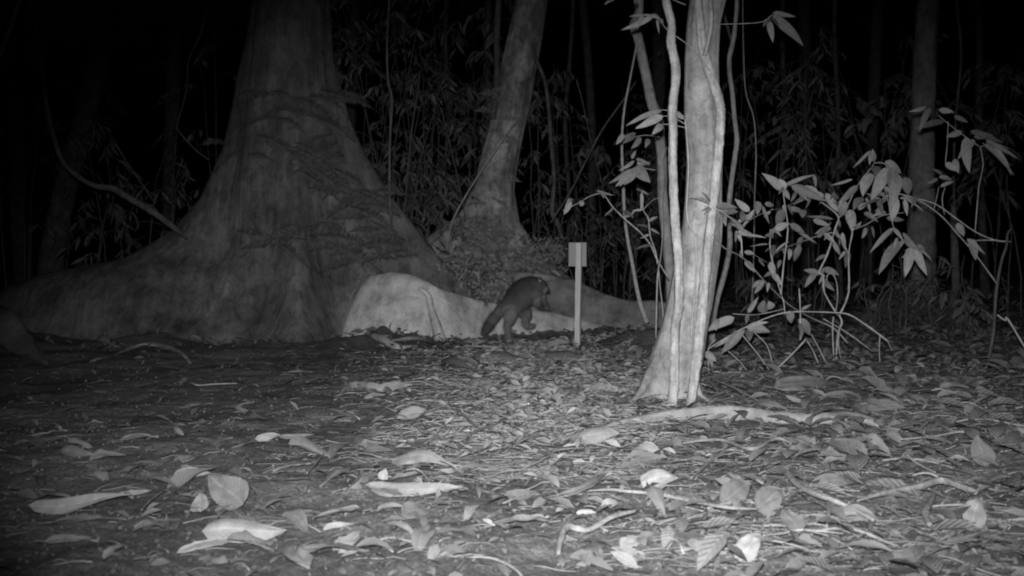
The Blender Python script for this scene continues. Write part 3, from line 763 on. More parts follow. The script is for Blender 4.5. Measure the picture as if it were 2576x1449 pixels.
# ------------------------------------------------------------------ understory behind
def quad_leaves(B, T, W, Nn, mat, name, parent, origin, fold=.25, fine=False):
    """many 4-triangle folded leaves at once: arrays of base, tip, width, normal"""
    ax = T - B
    Ln = np.linalg.norm(ax, axis=1, keepdims=True) + 1e-9
    t = ax / Ln
    n = Nn - t * (Nn * t).sum(1, keepdims=True); n /= np.linalg.norm(n, axis=1, keepdims=True) + 1e-9
    s = np.cross(t, n)
    W = W[:, None]
    secs = [(.14, .5, .03), (.38, 1.0, .07), (.64, .86, .07), (.86, .42, .03)] if fine else [(.38, 1.0, .06), (.72, .64, .05)]
    cols = [B]; uv1 = [(0, .5)]
    for u, wf, h_ in secs:
        m_ = B + ax * u + n * Ln * h_
        cols += [m_ + s * W * .5 * wf + n * W * fold * wf, m_, m_ - s * W * .5 * wf + n * W * fold * wf]
        uv1 += [(u, .5 - .5 * wf), (u, .5), (u, .5 + .5 * wf)]
    cols.append(T); uv1.append((1, .5))
    m = len(cols)
    V = np.stack(cols, 1).reshape(-1, 3) - np.array(origin)
    k = (np.arange(len(B)) * m)[:, None]
    tr = [(0, 2, 1), (0, 3, 2)]
    for q_ in range(len(secs) - 1):
        a = 1 + q_ * 3
        tr += [(a, a + 1, a + 4), (a, a + 4, a + 3), (a + 1, a + 2, a + 5), (a + 1, a + 5, a + 4)]
    a = m - 4
    tr += [(a, a + 1, m - 1), (a + 1, a + 2, m - 1)]
    tri = np.concatenate([k + np.array([t3]) for t3 in tr])
    uv = np.tile(np.array(uv1), (len(B), 1))
    o = bpy.data.objects.new(name, mesh_np(name, V, tri, mat, fine, uv))
    link(o, parent)
    if parent is None: o.location = origin
    return o

def understory(x, y, h, nt_, leaf, seed, label, group, spread=.5, name='understory_shrub', mat='leaf_far', lo=0.25):
    r = random.Random(seed)
    z0 = H(x, y) - .03
    o = thing(name, label, 'shrub', (x, y, z0), group)
    B, T, W, NN = [], [], [], []
    Vs, Fs = [], []
    leaf = leaf * r.choice([.5, .65, .8, 1, 1.1]); broad = r.choice([.8, 1, 1.5, 2.0]); nt_ = int(nt_ * r.uniform(.5, 1.1))
    stems = r.randint(1, 3)
    for s_ in range(stems):
        a = r.uniform(0, 2 * pi); lean = r.uniform(.05, .3) * h
        P = []
        x0 = x + r.uniform(-.1, .1); y0 = y + r.uniform(-.1, .1)
        for i in range(7):
            u = i / 6
            P.append((Vector((x0 + cos(a) * lean * u * u + r.uniform(-.02, .02), y0 + sin(a) * lean * u * u, z0 + h * u * r.uniform(.97, 1.0))), .009 * (1 - .7 * u)))
        tube(P, 5, .1, .1, seed, Vs, Fs)
        for k in range(nt_ // stems):
            u = lo + (1 - lo) * (r.random() ** .8)
            i = min(5, int(u * 6)); f = u * 6 - i
            p = P[i][0].lerp(P[i + 1][0], f)
            az = r.uniform(0, 2 * pi); ln = spread * r.uniform(.5, 1.2) * (1.15 - .5 * u)
            d = Vector((cos(az), sin(az), r.uniform(.1, .8)))
            tw = []
            for q in range(6):
                v = q / 5
                tw.append((p + d * (ln * v) + Vector((0, 0, -ln * .75 * v * v)), .003))
            tube(tw, 3, 0, 0, 0, Vs, Fs)
            nl = r.randint(5, 9)
            for q in range(nl):
                v = .25 + .75 * (q + 1) / nl
                j = min(4, int(v * 5)); g = v * 5 - j
                b = tw[j][0].lerp(tw[j + 1][0], g)
                side = Vector((-sin(az), cos(az), 0)) * (1 if q % 2 else -1)
                dr = (side * r.uniform(.2, .8) + Vector((cos(az), sin(az), 0)) * r.uniform(0, .6) + Vector((0, 0, -r.uniform(.3, 1.1)))).normalized()
                L = leaf * r.uniform(.6, 1.25)
                B.append(b); T.append(b + dr * L); W.append(L * r.uniform(.15, .26) * broad)
                NN.append(Vector((r.uniform(-1, 1), r.uniform(-1.4, .2), r.uniform(.2, 1))))
    st = obj('stem', Vs, Fs, M['bark_dim'], o)
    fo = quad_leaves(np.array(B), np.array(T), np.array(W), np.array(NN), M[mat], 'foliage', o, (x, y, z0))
    tag(fo, kind='stuff')
    return o

r = random.Random(5)
ORD = ['leftmost', 'second from the left', 'third from the left', 'fourth from the left', 'fifth from the left', 'sixth from the left', 'seventh from the left', 'eighth from the left', 'ninth from the left', 'tenth from the left',
       'eleventh from the left', 'twelfth from the left', 'thirteenth from the left', 'fourteenth from the left', 'fifteenth from the left', 'sixteenth from the left', 'seventeenth from the left', 'eighteenth from the left', 'nineteenth from the left', 'twentieth from the left', 'rightmost']
def ranks(L):
    o = sorted(range(len(L)), key=lambda i: L[i][0])
    out = [None] * len(L)
    for k, i in enumerate(o): out[i] = ORD[-1] if k == len(L) - 1 else ORD[k]
    return out
def us(px, d, h, nt_, leaf, seed, label, group, **k):
    return understory((px - 1288) * d / F, d, h, nt_, leaf, seed, label, group, **k)
sd_ = 100
A_ = 'drooping bamboo-like thicket in the gap right of the big trunk'
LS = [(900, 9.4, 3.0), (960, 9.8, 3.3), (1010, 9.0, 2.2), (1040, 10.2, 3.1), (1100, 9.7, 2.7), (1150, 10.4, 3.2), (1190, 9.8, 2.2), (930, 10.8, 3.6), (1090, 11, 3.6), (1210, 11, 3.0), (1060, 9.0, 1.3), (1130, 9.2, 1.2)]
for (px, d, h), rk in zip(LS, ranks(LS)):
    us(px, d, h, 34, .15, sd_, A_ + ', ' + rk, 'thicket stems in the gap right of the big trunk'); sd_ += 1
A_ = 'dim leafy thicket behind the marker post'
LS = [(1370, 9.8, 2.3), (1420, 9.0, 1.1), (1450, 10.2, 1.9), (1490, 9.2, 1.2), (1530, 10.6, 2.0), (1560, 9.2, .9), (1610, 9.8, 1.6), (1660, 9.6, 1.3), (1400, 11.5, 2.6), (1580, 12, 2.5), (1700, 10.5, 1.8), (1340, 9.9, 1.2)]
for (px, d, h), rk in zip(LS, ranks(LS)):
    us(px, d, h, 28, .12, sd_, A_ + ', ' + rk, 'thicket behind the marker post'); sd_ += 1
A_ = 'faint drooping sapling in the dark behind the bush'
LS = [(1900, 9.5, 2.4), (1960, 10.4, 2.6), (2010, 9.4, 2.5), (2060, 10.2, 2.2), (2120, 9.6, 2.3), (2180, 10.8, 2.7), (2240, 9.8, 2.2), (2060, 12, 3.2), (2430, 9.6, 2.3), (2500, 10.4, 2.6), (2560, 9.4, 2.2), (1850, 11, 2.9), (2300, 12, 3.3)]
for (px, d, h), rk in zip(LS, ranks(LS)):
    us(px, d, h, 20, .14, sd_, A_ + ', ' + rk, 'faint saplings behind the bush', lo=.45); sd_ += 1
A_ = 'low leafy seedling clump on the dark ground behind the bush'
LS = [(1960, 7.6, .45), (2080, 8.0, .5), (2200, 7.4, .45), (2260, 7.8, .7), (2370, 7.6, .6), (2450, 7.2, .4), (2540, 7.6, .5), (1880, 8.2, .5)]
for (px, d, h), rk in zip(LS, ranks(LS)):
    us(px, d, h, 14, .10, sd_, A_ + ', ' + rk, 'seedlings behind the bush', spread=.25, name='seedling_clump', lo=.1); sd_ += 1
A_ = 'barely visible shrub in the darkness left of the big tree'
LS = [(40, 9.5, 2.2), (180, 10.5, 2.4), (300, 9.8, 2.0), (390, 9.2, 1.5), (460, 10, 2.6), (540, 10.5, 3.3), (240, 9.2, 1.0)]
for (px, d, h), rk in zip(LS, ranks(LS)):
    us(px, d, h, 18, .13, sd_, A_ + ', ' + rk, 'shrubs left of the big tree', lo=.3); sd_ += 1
# thin background trunks
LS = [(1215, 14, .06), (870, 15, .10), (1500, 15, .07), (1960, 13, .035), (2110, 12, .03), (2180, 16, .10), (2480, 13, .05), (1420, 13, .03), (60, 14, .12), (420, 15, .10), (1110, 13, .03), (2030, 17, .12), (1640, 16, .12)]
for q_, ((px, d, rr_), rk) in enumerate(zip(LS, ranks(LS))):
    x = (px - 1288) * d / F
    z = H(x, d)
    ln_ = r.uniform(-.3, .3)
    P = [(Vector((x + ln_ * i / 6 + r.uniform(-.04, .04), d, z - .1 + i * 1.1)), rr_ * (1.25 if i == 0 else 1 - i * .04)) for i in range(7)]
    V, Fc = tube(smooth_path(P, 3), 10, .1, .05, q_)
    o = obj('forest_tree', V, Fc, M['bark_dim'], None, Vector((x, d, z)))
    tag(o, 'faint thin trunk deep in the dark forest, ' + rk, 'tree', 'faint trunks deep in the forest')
# fuzzy rooty mound at the foot of the right rear tree
V, Fc = [], []
rm = random.Random(9)
mc = Vector(((2300 - 1288) * 8.3 / F, 8.3, 0)); mc.z = H(mc.x, mc.y)
for k in range(1100):
    a = rm.uniform(0, 2 * pi); rad = .40 * sqrt(rm.random())
    hz = .40 * (1 - (rad / .42) ** 1.3) * rm.uniform(.3, 1.1)
    p = mc + Vector((cos(a) * rad, sin(a) * rad * .8, max(.0, hz)))
    P = []
    d_ = Vector((cos(a) + rm.gauss(0, .8), sin(a) + rm.gauss(0, .8), rm.gauss(-.3, .5))).normalized()
    for i in range(4):
        P.append((p.copy(), .003)); p = p + d_ * rm.uniform(.02, .06); d_ = (d_ + Vector((rm.gauss(0, .4), rm.gauss(0, .4), rm.gauss(-.25, .3)))).normalized()
    tube(P, 3, 0, 0, k, V, Fc)
o = obj('root_tangle', V, Fc, M['bark_dim'], None, mc)
tag(o, 'fuzzy mound of fine roots heaped at the foot of the straight dim tree', 'roots', kind='stuff')

# dark feathery fern-like shapes in front of the big tree, and creeper over the mossy foot
def fern(px, py, d, L, ang, seed, label, group, mat='frond_dark', sc_=1.0):
    r = random.Random(seed)
    o0 = at(px, py, d)
    o = thing('feathery_fronds', label, 'fern', o0, group)
    B, T, W, NN = [], [], [], []
    V, Fc = [], []
    for f in range(r.randint(2, 4)):
        a = radians(ang) + r.uniform(-.5, .5)
        if r.random() < .4: a = pi - a
        d_ = Vector((cos(a), -.25, sin(a)))
        P = []
        LL = L * r.uniform(.6, 1.2)
        s0 = o0 + Vector((r.uniform(-.08, .08), 0, r.uniform(-.05, .05)))
        for i in range(8):
            u = i / 7
            P.append((s0 + d_ * (LL * u) + Vector((0, -.05 * sin(pi * u), -LL * .35 * u * u)), .0022))
        tube(P, 3, 0, 0, 0, V, Fc)
        for i in range(22):
            u = .1 + .9 * i / 22
            j = min(6, int(u * 7)); p = P[j][0].lerp(P[j + 1][0], u * 7 - j)
            for sgn in (1, -1):
                ll = LL * .17 * sin(pi * (.12 + .85 * u)) * r.uniform(.7, 1.2)
                dd = Vector((cos(a) * .5 - sin(a) * sgn * .8, r.uniform(-.3, .3), sin(a) * .5 + cos(a) * sgn * .8 - .25)).normalized()
                B.append(p); T.append(p + dd * ll); W.append(ll * .16); NN.append(Vector((r.uniform(-.3, .3), -1, r.uniform(-.2, .5))))
    obj('stalk', V, Fc, M[mat], o)
    fo = quad_leaves(np.array(B), np.array(T), np.array(W), np.array(NN), M[mat], 'fronds', o, tuple(o0), .1)
    tag(fo, kind='stuff')
LS = [(680, 245, .22, 5), (760, 260, .28, -5), (830, 235, .25, 10), (700, 300, .3, 0), (800, 300, .3, 5), (640, 350, .22, 175), (600, 375, .25, 180), (720, 370, .28, -10), (850, 345, .3, 0), (880, 380, .25, 10),
        (760, 420, .3, 0), (860, 430, .25, -10), (930, 480, .25, 5), (900, 500, .3, 170), (820, 560, .28, -5), (950, 560, .25, 5), (880, 600, .3, 0), (700, 595, .4, 175), (800, 605, .4, 0), (1000, 620, .25, 0), (940, 640, .3, 0)]
for q_, ((px, py, L, a), rk) in enumerate(zip(LS, ranks(LS))):
    dep = float(np.interp(py, [200, 400, 560, 640], [7.28, 7.12, 6.95, 6.75]))
    fern(px, py, dep, L, a, 300 + q_, 'dark feathery fern-like fronds on the front of the big tree, ' + rk, 'dark fern-like shapes on the big tree')
LS = [(1250, 300, .2, 0), (1265, 250, .2, 5), (1240, 350, .22, 175), (1250, 450, .25, 0), (1200, 560, .3, 0), (1240, 580, .3, 180), (1160, 600, .3, 0), (1290, 640, .3, 0), (1200, 640, .3, 175), (1330, 670, .3, 0), (1130, 640, .3, 0), (1250, 610, .25, 90), (1100, 680, .3, 0), (1240, 500, .25, 0), (1180, 680, .3, 60)]
for q_, ((px, py, L, a), rk) in enumerate(zip(LS, ranks(LS))):
    dep = float(np.interp(py, [200, 500, 600, 690], [9.1, 9.0, 8.7, 8.1]))
    fern(px, py, dep, L, a, 340 + q_, 'dark fern tuft growing on the mossy leaning tree, ' + rk, 'fern tufts on the mossy tree', 'moss')
# leafy creeper patches between tree foot and pale root
for q_, (x0, x1, y0, y1, d, n_, lab) in enumerate([(1200, 1290, 690, 760, 7.5, 500, 'ragged dark creeper heaped behind the pale root left of the raccoon'), (1080, 1200, 640, 735, 7.9, 600, 'ragged creeper patch on the slope above the pale root'), (1310, 1420, 600, 690, 8.6, 400, 'fine creeper on the right flank of the mossy tree foot')]):
    rr_ = np.random.default_rng(q_)
    B = []
    for k in range(n_):
        B.append(at(rr_.uniform(x0, x1), rr_.uniform(y0, y1), d + rr_.uniform(-.25, .2)))
    B = np.array(B); dr = rr_.normal(size=(n_, 3)); dr[:, 2] -= .3; dr /= np.linalg.norm(dr, axis=1, keepdims=True)
    L = rr_.uniform(.03, .08, n_)
    NN = rr_.normal(size=(n_, 3)); NN[:, 1] -= 1
    o0 = tuple(at((x0 + x1) / 2, y1, d))
    o = quad_leaves(B, B + dr * L[:, None], L * .35, NN, M['moss'], 'creeper', None, o0)
    tag(o, lab, 'creeper', kind='stuff')

# ------------------------------------------------------------------ marker post
pb = gnd(1452, 868); dp = pb.y
post = thing('marker_post', 'pale square wooden stake with a small plate fixed behind its top', 'post', pb)
kp = dp / F
mw, _n, _b = new_mat('pale_painted_wood', .8)
tc = N(_n, 'ShaderNodeTexCoord'); mp = N(_n, 'ShaderNodeMapping'); mp.inputs['Scale'].default_value = (1, 1, .06)
_n.links.new(tc.outputs['Object'], mp.inputs[0]); n1 = N(_n, 'ShaderNodeTexNoise', Scale=140, Detail=6); _n.links.new(mp.outputs[0], n1.inputs['Vector'])
_n.links.new(ramp(_n, n1.outputs['Fac'], [(.3, .40), (.7, .66)]), _b.inputs['Base Color'])
bp = N(_n, 'ShaderNodeBump', Strength=.5, Distance=.002); _n.links.new(n1.outputs['Fac'], bp.inputs['Height']); _n.links.new(bp.outputs[0], _b.inputs['Normal'])
def box_rot(c, hx, hy, z0, z1, rz, bev=0.002, tilt=(0, 0)):
    V, Fc = [], []
    ring = [(-hx + bev, -hy), (hx - bev, -hy), (hx, -hy + bev), (hx, hy - bev), (hx - bev, hy), (-hx + bev, hy), (-hx, hy - bev), (-hx, -hy + bev)]
    zs = [(z0, 0), (z1 - bev, 0), (z1, bev)]
    for z, s in zs:
        for x, y in ring:
            x *= (1 - s / hx); y *= (1 - s / max(hy, bev * 1.01)) if hy > bev else 1
            X = x * cos(rz) - y * sin(rz) + tilt[0] * (z - z0); Y = x * sin(rz) + y * cos(rz) + tilt[1] * (z - z0)
            V.append(Vector((c.x + X, c.y + Y, z)))
    for i in range(2):
        for k in range(8):
            a = i * 8 + k; b = i * 8 + (k + 1) % 8
            Fc.append((a, b, b + 8, a + 8))
    Fc.append(tuple(reversed(range(8)))); Fc.append(tuple(range(16, 24)))
    return V, Fc
ztop = at(1455, 611, dp).z
rz = radians(-24)
tl = (at(1456, 611, dp).x - at(1452, 868, dp).x) / (ztop - pb.z)
V, Fc = box_rot(pb, .0165, .0135, pb.z - .12, ztop, rz, .002, (tl, 0))
obj('stake', V, Fc, mw, post, smooth=False)
mpl, _n, _b = new_mat('dull_grey_plate', .6)
_b.inputs['Base Color'].default_value = (.30, .30, .30, 1)
pc = at(1453, 640, dp + .035); 
ph_ = 27 * kp; pw_ = 23 * kp
V, Fc = box_rot(Vector((pc.x, pc.y, 0)), pw_, .0025, at(1452, 667, dp + .03).z, at(1452, 610, dp + .03).z, radians(-16), .001)
obj('plate', V, Fc, mpl, post, smooth=False)
V, Fc = box_rot(Vector((pc.x, pc.y - .006, 0)), pw_ * 1.03, .008, at(1452, 670, dp + .03).z, at(1452, 667, dp + .03).z, radians(-16), .001)
obj('bottom_lip', V, Fc, mpl, post, smooth=False)
for zo in (.02, .10):
    c = Vector((pb.x + tl * (ztop - zo - pb.z) - .001, pb.y - .017, ztop - zo))
    V, Fc = tube([(c + Vector((0, .004, 0)), .003), (c, .003), (c + Vector((0, -.001, 0)), .002)], 8)
    obj('nail', V, Fc, mpl, post)

# ------------------------------------------------------------------ raccoon stepping over the root
RD = 6.58
def rc(zx, zy, d):
    px = (1780 + zx / 4.997) * .6708; py = (1010 + zy / 4.997) * .6708
    return at(px, py, d)
ks = .6708 / 4.997 * RD / F
v_ = ray((1780 + 660 / 4.997) * .6708, 858)
foot = v_ * ((CAM_H - ZR) / -v_.z) + Vector((0, 0, CAM_H))
FD = foot.y
RD = FD
V0 = [  # x, y in enlarged picture units, distance, radius
 (690, 700, 0, 165), (790, 590, .01, 205), (900, 470, .02, 225), (1020, 370, .03, 215), (1120, 310, .03, 165), (1200, 300, .02, 118), (1262, 325, .01, 104), (1325, 365, 0, 62), (1385, 408, -.01, 30),     # 0-8 spine to nose
 (560, 690, 0, 92), (455, 815, -.01, 78), (350, 940, -.02, 80), (265, 1070, -.03, 76), (190, 1190, -.035, 46),                                                                                       # 9-13 tail
 (690, 830, -.05, 120), (665, 960, -.05, 88), (622, 1060, -.045, 56), (640, 1180, -.045, 44), (652, 1290, -.045, 46), (745, 1322, -.07, 34),                                                        # 14-19 near hind leg
 (905, 760, .06, 120), (990, 870, .07, 84), (955, 985, .08, 56), (1020, 1075, .08, 44), (1120, 1045, .07, 34),                                                                                       # 20-24 far hind leg, lifted
 (1130, 440, -.01, 110), (1165, 560, .02, 76), (1205, 640, .08, 54), (1262, 700, .16, 42), (1330, 722, .18, 30),                                                                                     # 25-29 near foreleg on the root
 (1240, 430, .10, 80), (1290, 540, .11, 52), (1320, 640, .19, 42), (1395, 735, .22, 32),                                                                                                              # 30-33 far foreleg
]
E0 = [(i, i + 1) for i in range(8)] + [(0, 9), (9, 10), (10, 11), (11, 12), (12, 13), (0, 14), (14, 15), (15, 16), (16, 17), (17, 18), (18, 19), (0, 20), (20, 21), (21, 22), (22, 23), (23, 24),
      (3, 25), (25, 26), (26, 27), (27, 28), (28, 29), (3, 30), (30, 31), (31, 32), (32, 33)]
pts = [rc(x, y, RD + dy) for x, y, dy, r_ in V0]
ks = .6708 / 4.997 * RD / F
chains = [(list(range(9)), 1.14), ([0, 9, 10, 11, 12, 13], 1.12), ([0, 14, 15, 16, 17, 18, 19], 1.05), ([0, 20, 21, 22, 23, 24], 1.05), ([3, 25, 26, 27, 28, 29], 1.05), ([3, 30, 31, 32, 33], 1.05)]
Vb, Fb = [], []
for ids, q9 in chains:
    sm_ = smooth_path([(pts[i], (V0[i][3] if i not in (0, 3) or ids[0] == 0 and len(ids) == 9 else V0[i][3] * .55) * ks * q9) for i in ids], 5)
    tube(sm_, 16, 0, 0, 0, Vb, Fb)
    for c_, r_ in (sm_[0], sm_[-1]):
        tube([(c_ + Vector((0, 0, -r_ * cos(t_ * pi / 8))), max(.0008, r_ * sin(t_ * pi / 8))) for t_ in range(9)], 14, 0, 0, 0, Vb, Fb)
so = bpy.data.objects.new('raccoon_form', mesh_from('raccoon_form', Vb, Fb, None))
S.collection.objects.link(so)
rm_ = so.modifiers.new('fuse', 'REMESH'); rm_.mode = 'VOXEL'; rm_.voxel_size = .005; rm_.use_smooth_shade = True
smo = so.modifiers.new('soft', 'SMOOTH'); smo.factor = .6; smo.iterations = 8
dg = bpy.context.evaluated_depsgraph_get()
ev = so.evaluated_get(dg)
bm_ = bpy.data.meshes.new_from_object(ev)
for p_ in bm_.polygons: p_.use_smooth = True
bpy.data.objects.remove(so)
rac = thing('raccoon', 'dark raccoon with hunched back and ringed tail stepping over the pale root', 'raccoon', foot)
Vn = np.array([v.co[:] for v in bm_.vertices])
seg = [(np.array(pts[a]), np.array(pts[b]), a, b) for a, b in E0]
def tone_at(P):
    """fur shade from the nearest bone: dark back and mask, paler face, belly, bands on the tail"""
    best = np.full(len(P), 1e9); tone = np.full(len(P), .1)
    for A, B, a, b in seg:
        ab = B - A; t = np.clip(((P - A) @ ab) / (ab @ ab), 0, 1)
        d = np.linalg.norm(P - (A + t[:, None] * ab), axis=1) / (V0[a][3] * (1 - t) + V0[b][3] * t)
        if b in (10, 11, 12, 13) or (a, b) == (0, 9):
            s = ((b - 9) + t) if b > 8 and a != 0 else t * .5
            tn = np.where((np.sin(s * 5.5) > .25), .095, .125); tn = np.where(s > 3.4, .07, tn)
        elif (a, b) == (5, 6): tn = .10 - .0 * t
        elif (a, b) == (6, 7): tn = np.where(t < .35, .07, .17)
        elif (a, b) == (7, 8): tn = np.where(t < .6, .19, .05)
        elif b in (26, 27): tn = .15 + 0 * t
        elif b in (31, 32): tn = .17 + 0 * t
        elif b >= 14 and b <= 24: tn = np.where(t > .9, .13, .15) + 0 * t
        else: tn = .11 + 0 * t
        m = d < best
        best = np.where(m, d, best); tone = np.where(m, tn, tone)
    up = (P[:, 2] - P[:, 2].min()) / (np.ptp(P[:, 2]) + 1e-6)
    # pale haunch
    hc = np.array(rc(700, 830, RD - .06)); dh = np.linalg.norm(P - hc, axis=1)
    tone = tone + .16 * np.exp(-(dh / .035) ** 2)
    cc_ = np.array(rc(1200, 540, RD)); dh = np.linalg.norm(P - cc_, axis=1)
    tone = tone + .16 * np.exp(-(dh / .035) ** 2)
    spine_ = np.array([np.array(pts[q]) for q in (1, 2, 3, 4, 5)])
    top = np.clip((P[:, 2] - np.interp(P[:, 0], spine_[:, 0], spine_[:, 2])) / .05, -1, 1)
    return tone * .86 * (1 - .3 * top)
fur, _n, _b = new_mat('raccoon_fur', .9)
at_ = N(_n, 'ShaderNodeAttribute', attribute_name='tone')
nz = N(_n, 'ShaderNodeTexNoise', Scale=220, Detail=4)
_n.links.new(mul(_n, at_.outputs['Fac'], ramp(_n, nz.outputs['Fac'], [(.3, .6), (.7, 1.3)])), _b.inputs['Base Color'])
body_o = bpy.data.objects.new('body', bm_)
off = np.array(foot)
bm_.vertices.foreach_set('co', (Vn - off).astype(np.float32).ravel())
bm_.materials.clear(); bm_.materials.append(fur)
ta = bm_.attributes.new('tone', 'FLOAT', 'POINT'); ta.data.foreach_set('value', tone_at(Vn).astype(np.float32))
bm_.update()
link(body_o, rac)
# short fur as fine tapered hairs
nf = len(bm_.polygons)
cen = np.zeros(nf * 3, np.float32); bm_.polygons.foreach_get('center', cen); cen = cen.reshape(-1, 3)
nor = np.zeros(nf * 3, np.float32); bm_.polygons.foreach_get('normal', nor); nor = nor.reshape(-1, 3)
ar = np.zeros(nf, np.float32); bm_.polygons.foreach_get('area', ar)
NH = 30000
pick = rng.choice(nf, NH, p=ar / ar.sum())
sp_ = np.sqrt(ar[pick])[:, None]
c = cen[pick] + rng.normal(size=(NH, 3)) * sp_ * .35
back = np.array([-.55, 0, -.45])
d_ = nor[pick] * .7 + back + rng.normal(size=(NH, 3)) * .25
d_ /= np.linalg.norm(d_, axis=1, keepdims=True)
L = rng.uniform(.010, .028, NH)[:, None]
sd2 = np.cross(d_, nor[pick] + 1e-3); sd2 /= np.linalg.norm(sd2, axis=1, keepdims=True) + 1e-9
HV = np.stack([c - sd2 * .0009, c + sd2 * .0009, c + d_ * L], 1).reshape(-1, 3)
HQ = np.arange(NH * 3).reshape(-1, 3)
fm = mesh_np('fur', HV, HQ, fur, False)
ta = fm.attributes.new('tone', 'FLOAT', 'POINT'); ta.data.foreach_set('value', (np.repeat(tone_at(c + off), 3) * rng.uniform(.8, 1.5, NH).repeat(3)).astype(np.float32))
fo = bpy.data.objects.new('fur', fm); link(fo, rac); tag(fo, kind='stuff')
mdark, _n, _b = new_mat('wet_dark_nose', .3); _b.inputs['Base Color'].default_value = (.02, .02, .02, 1)
def ball(c, r, mat, name, parent, sx=1, sy=1, sz=1, nseg=12):
    V, Fc = [], []
    for i in range(nseg // 2 + 1):
        th = pi * i / (nseg // 2)
        for k in range(nseg):
            a = 2 * pi * k / nseg
            V.append(c + Vector((sx * r * sin(th) * cos(a), sy * r * sin(th) * sin(a), sz * r * cos(th))))
    for i in range(nseg // 2):
        for k in range(nseg):
            a = i * nseg + k; b = i * nseg + (k + 1) % nseg
            Fc.append((a, b, b + nseg, a + nseg))
    return obj(name, V, Fc, mat, parent)
ball(rc(1400, 420, RD - .01), .0062, mdark, 'nose', rac)
ball(rc(1305, 335, RD - .022), .0036, mdark, 'eye', rac)
me_, _n, _b = new_mat('pale_ear_fur', .9); _b.inputs['Base Color'].default_value = (.24, .24, .24, 1)
for (zx, zy, dd) in [(1215, 225, -.02), (1250, 215, .04)]:
    B = rc(zx, zy + 30, RD + dd); T = rc(zx - 18, zy - 45, RD + dd)
    V, Fc, UV = leaf_grid(B, T, .026, Vector((.6, -1, .2)), .1, .5, 6, 3, shape=.6)
    obj('ear', V, Fc, me_, rac)
for (zx, zy, dd, s_) in [(745, 1322, -.07, 1), (1120, 1045, .07, .8), (1330, 722, .18, .8)]:
    for k in range(4):
        p = rc(zx - 10, zy, RD + dd) + Vector((0, (k - 1.5) * .008, 0))
        q2 = p + Vector((.022 * s_, (k - 1.5) * .004, -.004))
        V, Fc = tube([(p, .005), (p.lerp(q2, .6) + Vector((0, 0, .002)), .0048), (q2, .0022)], 6)
        obj('toe', V, Fc, fur, rac)
        # fur tone for toes
        me2 = rac.children[-1].data if rac.children else None
for ch in rac.children:
    if ch.name.startswith('toe'):
        a_ = ch.data.attributes.new('tone', 'FLOAT', 'POINT'); a_.data.foreach_set('value', [.22] * len(ch.data.vertices))
for k in range(6):
    p = rc(1360, 395, RD - .018)
    q2 = p + Vector((random.uniform(-.01, .02), -.03, random.uniform(-.02, .015)))
    V, Fc = tube([(p, .0004), (q2, .0002)], 3)
    obj('whisker', V, Fc, me_, rac)

# ------------------------------------------------------------------ roots and sticks on the ground
KEEP = []
def ground_root(name, label, pts, rs, mat, cat, lift=.3, sides=10, seed=0, arch=None, extra=(), rough=.18):
    V, Fc, P = gstrand(pts, rs, None, None, '', lift, sides, seed, rough, 6, arch)
    KEEP.extend(p for p, _ in smooth_path(P, 4))
    o0 = P[0][0].copy()
    if not extra:
        o = obj(name, V, Fc, M[mat], None, o0)
        return tag(o, label, cat)
    o = thing(name, label, cat, o0)
    obj('main_stem', V, Fc, M[mat], o)
    for k, (p2, r2) in enumerate(extra):
        V, Fc, P = gstrand(p2, r2, None, None, '', lift, 7, seed + k + 1, rough, 4)
        obj('side_twig', V, Fc, M[mat], o)
    return o
def zc(x, y): return (858.6 + x * .4213, 805 + y * .4213)
def zr(x, y): return (1717.2 + x * .4213, 805 + y * .4213)
ground_root('surface_root', 'thick pale root crossing the ground in front of the slender tree', [(1490, 1085), (1560, 1070), (1650, 1060), (1730, 1054), (1800, 1052), (1880, 1054), (1950, 1064), (2050, 1069), (2150, 1066), (2230, 1072)], [4, 9, 14, 17, 18, 17, 16, 16, 14, 7], 'bark_ground', 'root', .75, 16)
ground_root('surface_root', 'dim thick root coming in at the lower left edge under the dark', [(-80, 790), (0, 842), (63, 885), (118, 922)], [46, 44, 32, 8], 'bark_ground', 'root', .1, 16)
ground_root('surface_root', 'low curved root humping out of the soil left of the bright litter', [zc(-40, 480), zc(20, 425), zc(80, 405), zc(180, 410), zc(260, 425), zc(330, 470)], [4, 7, 9, 9, 8, 5], 'bark_ground', 'root', .8, 12)
ground_root('surface_root', 'blunt low root rising toward the foot of the thin leaning stem', [(1430, 862), (1490, 842), (1550, 828), (1600, 822), (1650, 802)], [8, 12, 14, 13, 12], 'bark_ground', 'root', .6, 12)
ground_root('surface_root', 'flat root tongue in front of the raccoon feet', [(1170, 862), (1230, 866), (1290, 872), (1330, 880)], [6, 9, 8, 4], 'bark_ground', 'root', .2, 10)
ground_root('fallen_stick', 'thick bent pale stick at the bottom edge with a forked twig', [(1405, 1425), (1412, 1385), (1428, 1358), (1480, 1348), (1540, 1330), (1600, 1312)], [9, 10, 10, 8, 8, 7], 'stick', 'stick', 1.2, 10, 3, extra=[([(1600, 1312), (1592, 1290), (1560, 1270), (1520, 1258)], [3.5, 3, 3, 2.4]), ([(1600, 1312), (1622, 1330), (1640, 1346)], [2.5, 2.5, 4])])
ground_root('fallen_stick', 'stout straight stick slanting down through the right litter', [zr(540, 965), zr(620, 990), zr(700, 1070), zr(860, 1140), zr(1000, 1190), zr(1140, 1265)], [9, 9, 8, 9, 7, 6], 'stick', 'stick', 1.6, 10, 5, extra=[([zr(870, 1150), zr(872, 1220), zr(858, 1300)], [6, 6, 5])])
